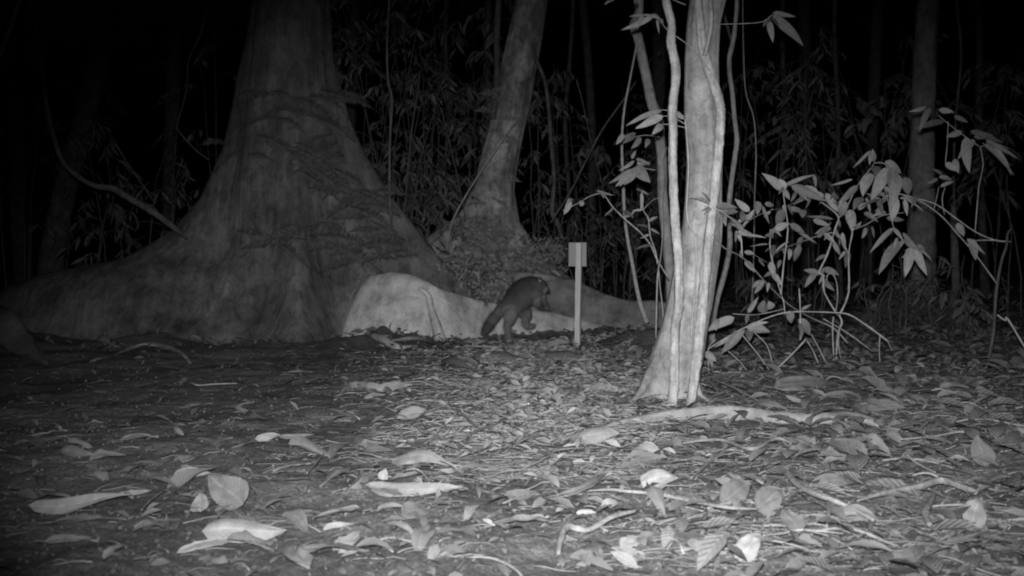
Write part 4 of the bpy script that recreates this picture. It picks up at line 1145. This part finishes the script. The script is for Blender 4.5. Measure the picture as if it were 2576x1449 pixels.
ground_root('fallen_stick', 'thick arched stick with a knuckle end at the lower right', [zr(1040, 1140), zr(1200, 1105), zr(1400, 1070), zr(1540, 1035), zr(1640, 1060), zr(1755, 1110)], [4, 8, 9, 10, 9, 10], 'stick', 'stick', 1.6, 12, 6)
ground_root('fallen_stick', 'short thick forked stub below the arched stick', [zr(1510, 1080), zr(1480, 1150), zr(1450, 1220), zr(1475, 1295)], [7, 9, 11, 9], 'stick', 'stick', 1.0, 10, 7)
ground_root('fallen_stick', 'long slim stick across the lower centre ending under big pleated leaves', [zc(1480, 1075), zc(1600, 1070), zc(1700, 1080), zc(1900, 1100), zr(0, 1130), zr(250, 1180), zr(450, 1190)], [4, 5, 5, 5, 5, 5, 4.5], 'stick', 'stick', 1.4, 8, 8)
ground_root('fallen_stick', 'wavy slim stick lying right of the bright oval leaf', [zr(0, 785), zr(130, 765), zr(250, 770), zr(410, 825), zr(560, 760), zr(650, 785)], [4, 4, 4.5, 5, 5, 3], 'stick', 'stick', 1.6, 8, 9)
ground_root('fallen_stick', 'curved twig rising to the wavy stick from the lower left', [zr(50, 1000), zr(180, 880), zr(270, 825), zr(360, 832)], [3, 3.5, 4, 3], 'stick', 'stick', 1.5, 8, 10)
ground_root('fallen_stick', 'thin pale twig fan lying between the two pleated leaves at the bottom right', [zr(480, 1345), zr(600, 1330), zr(720, 1310), zr(960, 1330)], [3, 3, 3, 2], 'twig', 'twig', 1.2, 7, 11, extra=[([zr(720, 1310), zr(860, 1345), zr(1010, 1430)], [3, 3, 3])])
ground_root('fallen_stick', 'long faint twig curving over the right litter', [zr(1270, 765), zr(1500, 740), zr(1640, 715), zr(1730, 718)], [2.5, 2.5, 2.5, 2], 'twig', 'twig', 2, 7, 12)
ground_root('fallen_stick', 'pale bent twig above the upright pointed stub at right', [zr(1335, 870), zr(1400, 920), zr(1510, 972)], [4, 2.5, 2], 'twig', 'twig', 3, 7, 13)
ground_root('fallen_stick', 'kinked pale twig left of the ribbed leaf in the centre foreground', [zc(610, 805), zc(660, 765), zc(710, 735), zc(780, 720), zc(850, 688), zc(930, 655)], [3, 3.5, 3.5, 3, 3, 2], 'stick', 'twig', 1.5, 8, 14)
ground_root('fallen_stick', 'hooked pale twig pointing at the bright oval leaf', [zc(1030, 800), zc(1100, 765), zc(1220, 722), zc(1245, 715), zc(1305, 752)], [2.5, 3.5, 4, 4, 3], 'stick', 'twig', 1.8, 8, 15, extra=[([zc(1245, 715), zc(1270, 680), zc(1330, 690)], [3, 3, 2])])
ground_root('fallen_stick', 'branching rootlet lying in the middle of the foreground', [zc(1060, 935), zc(1160, 900), zc(1230, 870), zc(1290, 825), zc(1460, 803)], [2, 2.5, 3, 3.5, 3], 'stick', 'twig', 1.5, 7, 16, extra=[([zc(1230, 870), zc(1250, 905), zc(1310, 880)], [2, 2, 1.5]), ([zc(1290, 825), zc(1340, 850), zc(1470, 855)], [2, 2, 1.5])])
ground_root('fallen_stick', 'long thin root running from the left mound into the centre', [zc(270, 430), zc(480, 375), zc(600, 405), zc(740, 440), zc(940, 485)], [2, 2.5, 3, 3.4, 3], 'stick', 'twig', 1.2, 8, 17)
ground_root('fallen_stick', 'straight twig slanting below the pleated leaf on the left mound', [zc(395, 670), zc(500, 595), zc(650, 540)], [2.4, 3, 3.4], 'stick', 'twig', 1.2, 7, 18)
ground_root('fallen_stick', 'short fibrous twig pointing down at mid centre', [zc(670, 545), zc(760, 635), zc(830, 690)], [3, 4, 3], 'stick', 'twig', 1.2, 8, 19)
ground_root('fallen_stick', 'small arched twig in front of the marker post', [zc(1390, 225), zc(1440, 200), zc(1500, 185), zc(1580, 188), zc(1660, 215)], [2, 2.4, 2.6, 2.4, 2], 'stick', 'twig', 3, 7, 20)
ground_root('fallen_stick', 'thin stick propped along the foot of the pale root', [z5(680, 1160), z5(800, 1085), z5(1000, 1020), z5(1200, 970), z5(1400, 940)], [2, 2, 2, 2, 2], 'twig', 'twig', 3, 6, 21)
ground_root('fallen_stick', 'thin wiry stick drooping right from the root strand', [z5(1400, 945), z5(1560, 1010), z5(1720, 1115)], [1.5, 1.5, 1.5], 'twig', 'twig', 3, 6, 22)
ground_root('fallen_stick', 'arched root-like branch on the soil below the pale root', [z5(740, 1190), z5(900, 1165), z5(1080, 1160), z5(1220, 1190), z5(1320, 1240), z5(1400, 1290)], [3, 4.5, 5, 5.5, 5, 3], 'stick', 'branch', 2.4, 9, 23, extra=[([z5(980, 1165), z5(1080, 1125), z5(1260, 1110)], [3, 3, 2.5])])
ground_root('fallen_stick', 'pale twig bowed below the root strand foot', [z5(1280, 1205), z5(1420, 1148), z5(1560, 1178), z5(1650, 1202)], [2.4, 2.6, 2.4, 1.8], 'twig', 'twig', 2, 7, 24)
ground_root('fallen_stick', 'long straight pale twig in front of the raccoon', [z5(1480, 1222), z5(1700, 1212), z5(2000, 1222), z5(2280, 1224)], [2, 2.5, 2.6, 2.2], 'twig', 'twig', 1.6, 7, 25)
ground_root('fallen_stick', 'lone pale stick on the dark soil at the left', [(482, 976), (500, 982), (545, 982), (597, 977)], [1.8, 2, 2, 1.8], 'twig', 'twig', 1.6, 7, 26)
ground_root('fallen_stick', 'leaf stalk slanting below the curled leaf at left centre', [(815, 1160), (795, 1185), (772, 1212)], [2.2, 2.6, 1.8], 'twig', 'twig', 2, 7, 27)
ground_root('fallen_stick', 'dull curved stick left of the big pleated leaf pair at the lower left', [(412, 1256), (380, 1280), (356, 1308)], [2, 2.4, 2.6], 'stick', 'twig', 1.8, 7, 28)
ground_root('fallen_stick', 'pair of straight pale sticks at the right foot of the slender tree', [zr(170, 395), zr(300, 450), zr(470, 545)], [2.6, 3, 3], 'twig', 'twig', 3, 7, 29, extra=[([zr(130, 375), zr(180, 430), zr(300, 500)], [2.2, 2.4, 2.4])])
ground_root('fallen_stick', 'dark bent stick standing out of the far right litter', [zr(1590, 600), zr(1620, 560), zr(1680, 530), zr(1780, 518)], [3.5, 3.5, 3, 2.5], 'bark_dim', 'stick', 5, 8, 30)

# ------------------------------------------------------------------ notable fallen leaves
def ground_leaf(b, t, wpx, arch, label, pale=True, roll=0.0, lift=0.012, pleat=0, raise_=0.0, shape=.8, stalk=None, wig=.035, curl=0.0, ragged=.06, standing=None):
    B = gnd(*b, off=lift)
    if standing:                               # leaf propped up: the tip keeps its height above the litter
        T = at(t[0], t[1], B.y + standing)
        T.z = max(T.z, H(T.x, T.y) + .01)
    else:
        T = gnd(*t, off=lift + raise_)
    d = (B.y + T.y) / 2
    W = wpx * d / F * 1.05
    nrm = Vector((0, -roll, 1)).normalized()
    V, Fc, UV = leaf_grid(B, T, W, nrm, arch, .10, 22 if pleat else 14, 6, 0, pleat, wig, hash(label) % 99, shape, curl, ragged)
    if stalk:
        s_ = gnd(*stalk, off=lift * .8); petiole(s_, B, .0012, V, Fc, UV)
    lowz = min(v.z - H(v.x, v.y) for v in V)
    if lowz < .002:
        for v in V: v.z += .002 - lowz if (.002 - lowz) < .05 else .05
    o = obj('fallen_leaf', V, Fc, M['leaf_dry_pale' if pale else 'leaf_dry'], None, B, uv=UV)
    return tag(o, label, 'leaf')
gl = ground_leaf
gl((508,1352),(722,1330),62,.10,'largest bright curled leaf at the lower left, draped over another',True,1.6,curl=.6,lift=.03)
gl((448,1394),(612,1354),34,.07,'pale torn leaf tucked under the largest bright curled leaf',True,.7,ragged=.3)
gl((990,1150),(1142,1172),40,.10,'arched ribbed pale leaf in the centre foreground',True,1.6,pleat=11,curl=.5,lift=.025)
gl((1108,1184),(1150,1186),14,.04,'small white leaf under the tip of the arched ribbed leaf',True,.8)
gl((905,1212),(1162,1238),46,.04,'long wavy pale leaf left of centre ending in a broad tip',False,.8,shape=1.5,wig=.05,lift=.02,ragged=.12)
gl((962,1216),(970,1178),26,.04,'small upright leaf fin standing on the long wavy leaf',True,2.5,standing=.02,shape=.6)
gl((930,1226),(1040,1252),30,.03,'grey leaf blade under the long wavy leaf',True,1.0)
gl((610,1272),(526,1190),84,.04,'wide standing leaf with ribs and a pointed top at lower left',False,2.5,standing=.03,pleat=13,shape=.7)
gl((505,1288),(502,1240),46,.05,'small heart-shaped leaf propped left of the wide standing leaf',False,2.0,standing=.04,shape=.55)
gl((72,1286),(332,1272),40,.05,'very long crumpled grey leaf near the left edge',False,1.3,wig=.05,shape=.7)
gl((112,1366),(232,1350),24,.06,'narrow folded leaf at the bottom left corner',False,1.2)
gl((300,1242),(386,1236),14,.05,'thin bright sliver of leaf above the very long crumpled leaf',True,1.0)
gl((260,1408),(322,1372),30,.10,'curled pale leaf with a pinched end at the bottom left edge',True,1.4,ragged=.35)
gl((720,1288),(780,1338),44,.03,'flat oval leaf with a pale stalk at the lower left',False,1.2,stalk=(806,1338),shape=.75)
gl((436,1196),(530,1186),30,.06,'grey lobed leaf left of the wide standing leaf tip',False,1.4,ragged=.2)
gl((575,1172),(610,1200),28,.06,'small upright notched leaf above the wide standing leaf',False,2.0)
gl((642,1106),(706,1098),22,.10,'domed pale leaf left of the curled stalked leaf',True,1.5)
gl((700,1098),(792,1096),16,.04,'striped slender leaf behind the domed pale leaf',False,1.0)
gl((726,1124),(842,1146),30,.03,'curled stalked leaf like a shallow boat at left centre',False,1.6,curl=-1.2)
gl((830,1150),(878,1114),26,.05,'leaf flap folded up at the right end of the boat leaf',False,1.4)
gl((885,1112),(985,1138),34,.05,'crumpled leaf right of the boat-shaped leaf',False,1.5,ragged=.2,wig=.04)
gl((1000,1048),(1092,1040),32,.08,'ribbed pale leaf lying on the left mound',True,1.5,pleat=9)
gl((945,980),(1032,972),24,.08,'pale domed leaf over the low curved root',True,1.4)
gl((915,1000),(968,994),16,.05,'small mottled leaf below the low curved root',True,1.0)
gl((1455,1098),(1560,1094),44,.10,'bright smooth oval leaf at the end of the thick pale root',True,1.6,shape=.9,curl=.4,lift=.03)
gl((1475,972),(1582,984),24,.07,'folded pale leaf pair left of the slender tree foot',True,1.2)
gl((1604,1134),(1672,1140),34,.10,'domed bright leaf below the thick pale root',True,1.5)
gl((1558,1180),(1680,1158),16,.08,'slender arched leaf pointing lower left under the root',False,1.4)
gl((1612,1206),(1706,1200),46,.10,'fan-ribbed bright leaf in the right foreground',True,1.9,pleat=10,curl=.4,lift=.03,shape=.7)
gl((1810,1270),(1890,1228),64,.06,'large pleated leaf, left one of the pair above the long slim stick',False,2.2,pleat=12,standing=.06,shape=.8)
gl((1900,1290),(1968,1246),70,.05,'large pleated leaf, right one of the pair with a torn top',False,2.2,pleat=12,standing=.05,ragged=.15)
gl((2010,1342),(1970,1278),60,.05,'torn drooping pleated leaf below the pair',False,2.0,pleat=9,standing=.05,ragged=.25)
gl((1846,1402),(1918,1346),56,.07,'bright oval leaf tilted up at the bottom edge right of centre',True,2.2,pleat=9,standing=.05,shape=.75)
gl((1728,1362),(1830,1400),36,.08,'bright crumpled leaf left of the tilted oval leaf at the bottom',True,1.4,ragged=.25,wig=.05)
gl((2035,1150),(2090,1180),56,.03,'smooth drooping grey leaf with a thread-like stalk at right',False,2.0,standing=None,shape=.7)
gl((2080,1150),(2152,1102),40,.08,'ribbed leaf arching up in the right litter',False,1.8,pleat=11,standing=.05)
gl((2476,1182),(2458,1094),56,.05,'tall oval leaf standing upright at the far right',False,2.5,standing=.03,shape=.85)
gl((2326,1014),(2258,984),46,.05,'pale pointed leaf blade lying by the mid right litter',True,1.5,shape=1.1)
gl((2146,1030),(2282,1034),34,.06,'long ribbed leaf end of the thick root at right',False,1.6,pleat=13)
gl((1950,990),(2088,966),44,.07,'broad dim leaf in the litter behind the thick root',False,1.4)
gl((1892,1020),(1985,1040),30,.08,'folded leaf resting on the soil behind the thick root at right',True,1.2)
gl((2072,992),(2170,1002),26,.05,'slim leaf with a pale rim in the right middle litter',False,1.0)
gl((1985,900),(2025,930),40,.06,'round pale leaf beneath the low shrub',False,1.8,shape=.7)
gl((2030,1236),(2150,1214),40,.07,'long curved leaf above the stout straight stick',False,1.6)
gl((2110,1290),(2210,1310),52,.05,'wide smooth leaf lying below the arched stick',False,1.4)
gl((2440,1320),(2470,1250),60,.04,'dim heart-shaped leaf propped at the lower right edge',False,2.0,standing=.04,shape=.6)
gl((2150,1392),(2230,1366),26,.10,'rolled pale leaf at the bottom right',False,1.4,curl=1.0)
gl((2240,1410),(2330,1382),40,.08,'domed leaf cut by the bottom edge at right',False,1.5)
gl((1400,1255),(1530,1200),30,.05,'fibrous torn leaf in the right centre foreground',False,1.0,ragged=.4)
gl((1270,1250),(1355,1240),30,.07,'dull leaf hump at the bottom centre',False,1.4)
gl((1165,1308),(1205,1280),26,.05,'small pale wedge leaf in the lower centre',True,1.6,ragged=.2)
gl((1010,1296),(1080,1280),50,.06,'dark rounded leaf below the long wavy leaf',False,1.6)
gl((812,1332),(892,1324),16,.05,'small slim leaf right of the flat oval leaf',True,1.0)
gl((975,1330),(1070,1362),22,.05,'bright ragged leaf strip at the bottom left of centre',True,1.0,ragged=.4)
gl((1450,1290),(1500,1296),16,.05,'tiny capsule-like leaf left of the forked twig',True,1.2)
gl((1560,1378),(1612,1350),40,.08,'crumpled leaf between the bent stick and the bottom edge',False,1.8,ragged=.3)
gl((1120,905),(1190,940),36,.06,'ribbed leaf on the soil right of the root strand',False,1.6,pleat=9)
gl((1390,912),(1420,925),20,.08,'small tilted leaf on the bare soil before the post',False,1.8)
gl((1510,912),(1552,930),24,.06,'small oval leaf left of the slender tree',True,1.6)
gl((1372,872),(1432,866),22,.10,'crumpled bright leaf left of the marker post foot',True,1.6,ragged=.3)
gl((1305,925),(1330,912),14,.12,'small bright rolled leaf in the clearing centre',True,1.5)
gl((1388,680),(1410,695),6,.06,'small white leaf caught on the rear root beside the marker post',True,1.0,standing=0) if False else None
gl((1600,900),(1625,882),16,.1,'pale leaf lying against the left side of the tree foot',True,1.5)
gl((620,1040),(665,1062),18,.05,'oval leaf on the dark soil at mid left',False,1.4)
gl((150,1135),(240,1142),30,.05,'dim leaf on the dark soil at the far left',False,1.2)
gl((360,1240),(230,1172),10,.04,'dim narrow leaf at left',False,1.0) if False else None
# leaf caught on the rear root
B = at(1388, 680, 7.7); T = at(1412, 697, 7.65)
V, Fc, UV = leaf_grid(B, T, .03, Vector((0, -1, .6)), .05, .2, 8, 3)
tag(obj('fallen_leaf', V, Fc, M['leaf_dry_pale'], None, B, uv=UV), 'small white leaf caught on the rear root beside the marker post', 'leaf')

# ------------------------------------------------------------------ scattered leaves: 230 single ones, then small litter
variants = []
for v_ in range(14):
    rv = random.Random(500 + v_)
    V, Fc, UV = leaf_grid(Vector((-.5, 0, 0)), Vector((.5, 0, 0)), rv.uniform(.28, .5), Vector((0, 0, 1)), rv.uniform(.02, .12), rv.uniform(-.1, .35), 12, 4, 0, 0, rv.uniform(.02, .09), 500 + v_, rv.uniform(.65, 1.2), rv.uniform(-.5, .9), rv.choice([0, .1, .25, .45]))
    petiole(Vector((-.68, rv.uniform(-.06, .06), 0)), Vector((-.5, 0, 0)), .009, V, Fc, UV)
    variants.append(mesh_from('fallen_leaf', V, Fc, M['leaf_dry'], True, UV))
rg = random.Random(99)
def region_label(x, y):
    sx = 1288 + x / y * F
    if sx < 800: return 'dry leaf lying on the bare dark soil of the left side', 'fallen leaves on the left soil'
    if sx < 1620: return 'dry leaf lying among rootlets in the middle of the clearing', 'fallen leaves in the middle clearing'
    return 'dry leaf lying in the deep litter of the right side', 'fallen leaves in the right litter'
n_ = 0
while n_ < 240:
    px = rg.uniform(-40, 2620); py = 850 + (1440 - 850) * rg.random() ** .8
    if px < 800 and rg.random() < .35: continue
    if px > 1600 and rg.random() < 0: continue
    g = gnd(px, py)
    if g.y > 5.8: continue
    if abs(g.x - .63) < .18 and abs(g.y - 4.15) < .2: continue
    if any((g.x - q.x) ** 2 + (g.y - q.y) ** 2 < .0035 for q in KEEP): continue
    L = rg.choice([.05, .06, .07, .09, .11, .14]) * rg.uniform(.7, 1.15)
    if px > 1600: L *= 1.15
    vm = variants[rg.randrange(14)]
    o = bpy.data.objects.new('fallen_leaf', vm); link(o)
    o.location = (g.x, g.y, g.z + .008 + rg.random() * (.02 if px > 1600 else .006))
    o.scale = (L, L * rg.uniform(.7, 1.1), L)
    tl_ = .35 if px < 1600 else .55
    o.rotation_euler = (rg.gauss(.12, tl_ * .7), rg.gauss(0, tl_ * .5), rg.uniform(0, 2 * pi))
    lab, grp = region_label(g.x, g.y)
    tag(o, lab, 'leaf', grp)
    n_ += 1

def litter(n, name, label, mat, lmin, lmax, xr, yr, dens, tilt, zoff, seed, wr=(.25, .5)):
    rr_ = np.random.default_rng(seed)
    X = rr_.uniform(*xr, n * 3); Y = yr[0] + (yr[1] - yr[0]) * rr_.random(n * 3) ** 1.3
    keep = rr_.random(n * 3) < dens(X, Y)
    X, Y = X[keep][:n], Y[keep][:n]
    n = len(X)
    Z = height(X, Y) + zoff + rr_.random(n) * .012
    a = rr_.uniform(0, 2 * pi, n); L = rr_.uniform(lmin, lmax, n) * (.5 + .5 * rr_.random(n))
    dz = rr_.normal(0, tilt, n)
    D = np.stack([np.cos(a), np.sin(a), dz], 1); D /= np.linalg.norm(D, axis=1, keepdims=True)
    C = np.stack([X, Y, Z + np.abs(dz) * L * .5], 1)
    NN = np.stack([rr_.normal(0, tilt * 1.2, n), rr_.normal(-tilt * (1.8 if name.startswith('pale') else .5), tilt, n), np.ones(n)], 1)
    o = quad_leaves(C - D * L[:, None] / 2, C + D * L[:, None] / 2, L * rr_.uniform(*wr, n), NN, mat, name, None, (0, 0, 0), .15, True)
    tag(o, label, 'leaf litter', kind='stuff')
def dens(X, Y):
    sx = 1288 + X / np.maximum(Y, .1) * F
    d = np.interp(sx, [0, 700, 1000, 1500, 1700, 2600], [.20, .24, .42, .5, 1, 1])
    cl = vnoise(X * 2.1 + 40, Y * 2.1) + .5
    return d * (.35 + .9 * cl) * np.clip(1.3 - Y * .03, .3, 1)
litter(7500, 'leaf_litter', 'scattered small dry leaves and scraps covering the forest floor', M['leaf_litter'], .02, .075, (-2.6, 3.2), (1.6, 7.5), dens, .30, .004, 21)
litter(3800, 'pale_leaf_scraps', 'torn leaf scraps, toned pale in place of light, over the middle of the clearing', M['leaf_brightened_litter'], .015, .08, (-1.0, 1.5), (2.2, 7), lambda X, Y: np.exp(-(((1288 + X / Y * F) - 1400) / 270.) ** 2) * np.clip((Y - 2.7) / 1.3, .04, 1), .25, .008, 31)  # pale colour makes up for weak grazing light on the middle ground
litter(15000, 'leaf_scraps', 'fine crumbs of dead leaf strewn over the soil', M['leaf_litter'], .006, .024, (-2.2, 2.8), (1.6, 5.5), lambda X, Y: dens(X, Y) * .9 + .12, .35, .002, 22)
litter(2300, 'deep_leaf_litter', 'thick layered dead leaves heaped over the right side ground', M['leaf_litter'], .06, .14, (.35, 4.2), (1.8, 9), lambda X, Y: np.clip(((1288 + X / Y * F) - 1650) / 250, 0, 1), .27, .008, 23, (.3, .55))
litter(7000, 'distant_leaf_litter', 'dim carpet of dead leaves under the rear trees', M['leaf_litter'], .04, .11, (-7, 8), (6.5, 18), lambda X, Y: X * 0 + .8, .35, .004, 24)

# fine rootlets and twigs
def rootlets(n, seed, xf, lr, rad, name, label, mat='fibre'):
    rr_ = random.Random(seed)
    V, Fc = [], []
    k = 0
    while k < n:
        px, py = xf(rr_)
        g = gnd(px, py)
        if g.y > 8: continue
        a = rr_.gauss(0, .5) if rr_.random() < .65 else rr_.uniform(0, pi)
        L = rr_.uniform(*lr)
        P = []
        c = rr_.gauss(0, .25)
        x, y = g.x, g.y
        hop = rr_.uniform(0.001, .006)
        m = 5
        for i in range(m):
            u = i / (m - 1)
            P.append((Vector((x, y, H(x, y) + .002 + hop * sin(pi * u))), rad * rr_.uniform(.5, 1.2) * (1 - .5 * u)))
            a += c * .3 + rr_.gauss(0, .25)
            x += cos(a) * L / m; y += sin(a) * L / m
        r0_ = rad * rr_.uniform(.5, 1.3)
        tube([(p, r0_ * (1 - .12 * i)) for i, (p, _) in enumerate(P)], 3, 0, 0, 0, V, Fc)
        k += 1
    o = obj(name, V, Fc, M[mat], None, Vector((0, 0, 0)), smooth=True)
    tag(o, label, 'rootlets', kind='stuff')
rootlets(2600, 1, lambda r_: (r_.gauss(1350, 230), 880 + 330 * r_.random() ** 1.4), (.05, .22), .0015, 'rootlets', 'fine pale rootlets matted over the middle of the clearing')
rootlets(1700, 7, lambda r_: (r_.gauss(1370, 190), 885 + 230 * r_.random()), (.05, .2), .0018, 'brightened_rootlets', 'dry rootlets and grass-like fibres, brightened in colour, over the low mound in the middle', 'fibre_brightened')  # mat brightens the middle by its colour, adding to the flash
rootlets(900, 2, lambda r_: (r_.uniform(1500, 2600), r_.uniform(900, 1440)), (.05, .25), .0016, 'litter_twigs', 'thin broken twigs tangled in the right side litter')
rootlets(350, 3, lambda r_: (r_.uniform(0, 1500), r_.uniform(900, 1440)), (.03, .14), .0014, 'soil_twigs', 'small twig bits on the left and centre soil')
# single twigs lying about
for k in range(46):
    px = rg.uniform(900, 2560); py = rg.uniform(900, 1420)
    g = gnd(px, py); a = rg.gauss(0, .6); L = rg.uniform(.08, .26)
    P = []; x, y = g.x, g.y
    for i in range(5):
        P.append((Vector((x, y, H(x, y) + .008 + .012 * sin(i))), rg.uniform(.0018, .0034)))
        a += rg.gauss(0, .3); x += cos(a) * L / 4; y += sin(a) * L / 4
    V, Fc = tube(smooth_path(P, 3), 6, .2, .1, k)
    right = px > 1620
    tag(obj('fallen_twig', V, Fc, M['stick'], None, P[0][0].copy()), 'short broken twig lying in the right side litter' if right else 'short broken twig lying on the soil of the middle clearing', 'twig', 'twigs in the right litter' if right else 'twigs in the middle clearing')
# crumbs of earth
ct = random.Random(4)
V, Fc = [], []
for k in range(1400):
    g = gnd(ct.uniform(0, 2570), 860 + 580 * ct.random())
    s_ = ct.uniform(.003, .009)
    b0 = len(V)
    for dx, dy, dz in [(1, 0, 0), (-1, 0, 0), (0, 1, 0), (0, -1, 0), (0, 0, 1), (0, 0, -1)]:
        V.append(g + Vector((dx * s_ * ct.uniform(.6, 1.3), dy * s_ * ct.uniform(.6, 1.3), dz * s_ * .7 + .002)))
    for f in [(0, 2, 4), (2, 1, 4), (1, 3, 4), (3, 0, 4), (2, 0, 5), (1, 2, 5), (3, 1, 5), (0, 3, 5)]:
        Fc.append(tuple(b0 + i for i in f))
tag(obj('soil_crumbs', V, Fc, M['soil'], None, Vector((0, 0, 0))), 'crumbs of dark earth over the bare ground', 'soil', kind='stuff')

for q_, (x0, y0, rx, hh, lab) in enumerate([(1245, 905, .17, .035, 'smooth dark hump of bare soil in front of the raccoon'), (1405, 905, .20, .04, 'smooth dark hump of bare soil in front of the marker post'), (1212, 972, .08, .03, 'small dark clod of earth in the middle of the clearing'), (1290, 862, .22, .03, 'bare dark soil heaped against the pale root under the raccoon')]):
    c = gnd(x0, y0)
    V, Fc = [], []
    for i in range(13):
        rr = i / 12
        for k in range(28):
            a = 2 * pi * k / 28
            x = c.x + rx * rr * cos(a) * (1 + .3 * _vn(a * 1.3, q_)); y = c.y + rx * .55 * rr * sin(a)
            V.append(Vector((x, y, H(x, y) * .5 + c.z * .5 * 1 + hh * (1 - rr * rr) * 1.3 + .01 * _vn(x * 23, y * 23) - .02 * rr ** 4)))
    for i in range(12):
        for k in range(28):
            a = i * 28 + k; b = i * 28 + (k + 1) % 28
            Fc.append((a, b, b + 28, a + 28))
    tag(obj('soil_hump', V, Fc, M['soil'], None, c), lab, 'soil')

V, Fc = [], []
nx_ = 150
for i in range(nx_ + 1):
    px = 850 + (1640 - 850) * i / nx_
    d0 = rootd(px, 0)
    p = at(px, 800, d0)
    hh = .035 + .075 * max(0, _vn(px * .021, 3.3) + .35) + .02 * _vn(px * .11, 8.1)
    hh *= min(1, (i + .3) / 8, (nx_ - i + .3) / 8)
    for k in range(13):
        u = k / 12
        y = d0 + .20 - u * (.42 + .1 * _vn(px * .03, 9))
        z = H(p.x, y) - .012 + hh * (sin(pi * min(1, u * .5 + .5)) ** 1.3 if u > 0 else 1) + .012 * _vn(p.x * 25, y * 25)
        V.append(Vector((p.x, y, z)))
for i in range(nx_):
    for k in range(12):
        a = i * 13 + k
        Fc.append((a, a + 1, a + 14, a + 13))
c = V[13 * 75 + 12].copy()
tag(obj('soil_bank', V, Fc, M['soil'], None, c), 'low ragged bank of dark soil heaped along the foot of the pale root', 'soil')
rb_ = np.random.default_rng(77); n_ = 190
B = []
for k in range(n_):
    px = rb_.uniform(860, 1630); d0 = rootd(px, 0) + rb_.uniform(-.16, .02)
    p = at(px, 800, d0); B.append((p.x, d0, H(p.x, d0) + .012 + .035 * rb_.random()))
B = np.array(B); dr = rb_.normal(size=(n_, 3)); dr[:, 2] *= .3; dr /= np.linalg.norm(dr, axis=1, keepdims=True)
L = rb_.uniform(.02, .08, n_); NN = rb_.normal(size=(n_, 3)) * .5; NN[:, 2] += 1
o = quad_leaves(B, B + dr * L[:, None], L * .4, NN, M['leaf_litter'], 'bank_litter', None, (0, 0, 0), .2, True)
tag(o, 'dead leaves drifted against the foot of the pale root', 'leaf litter', kind='stuff')
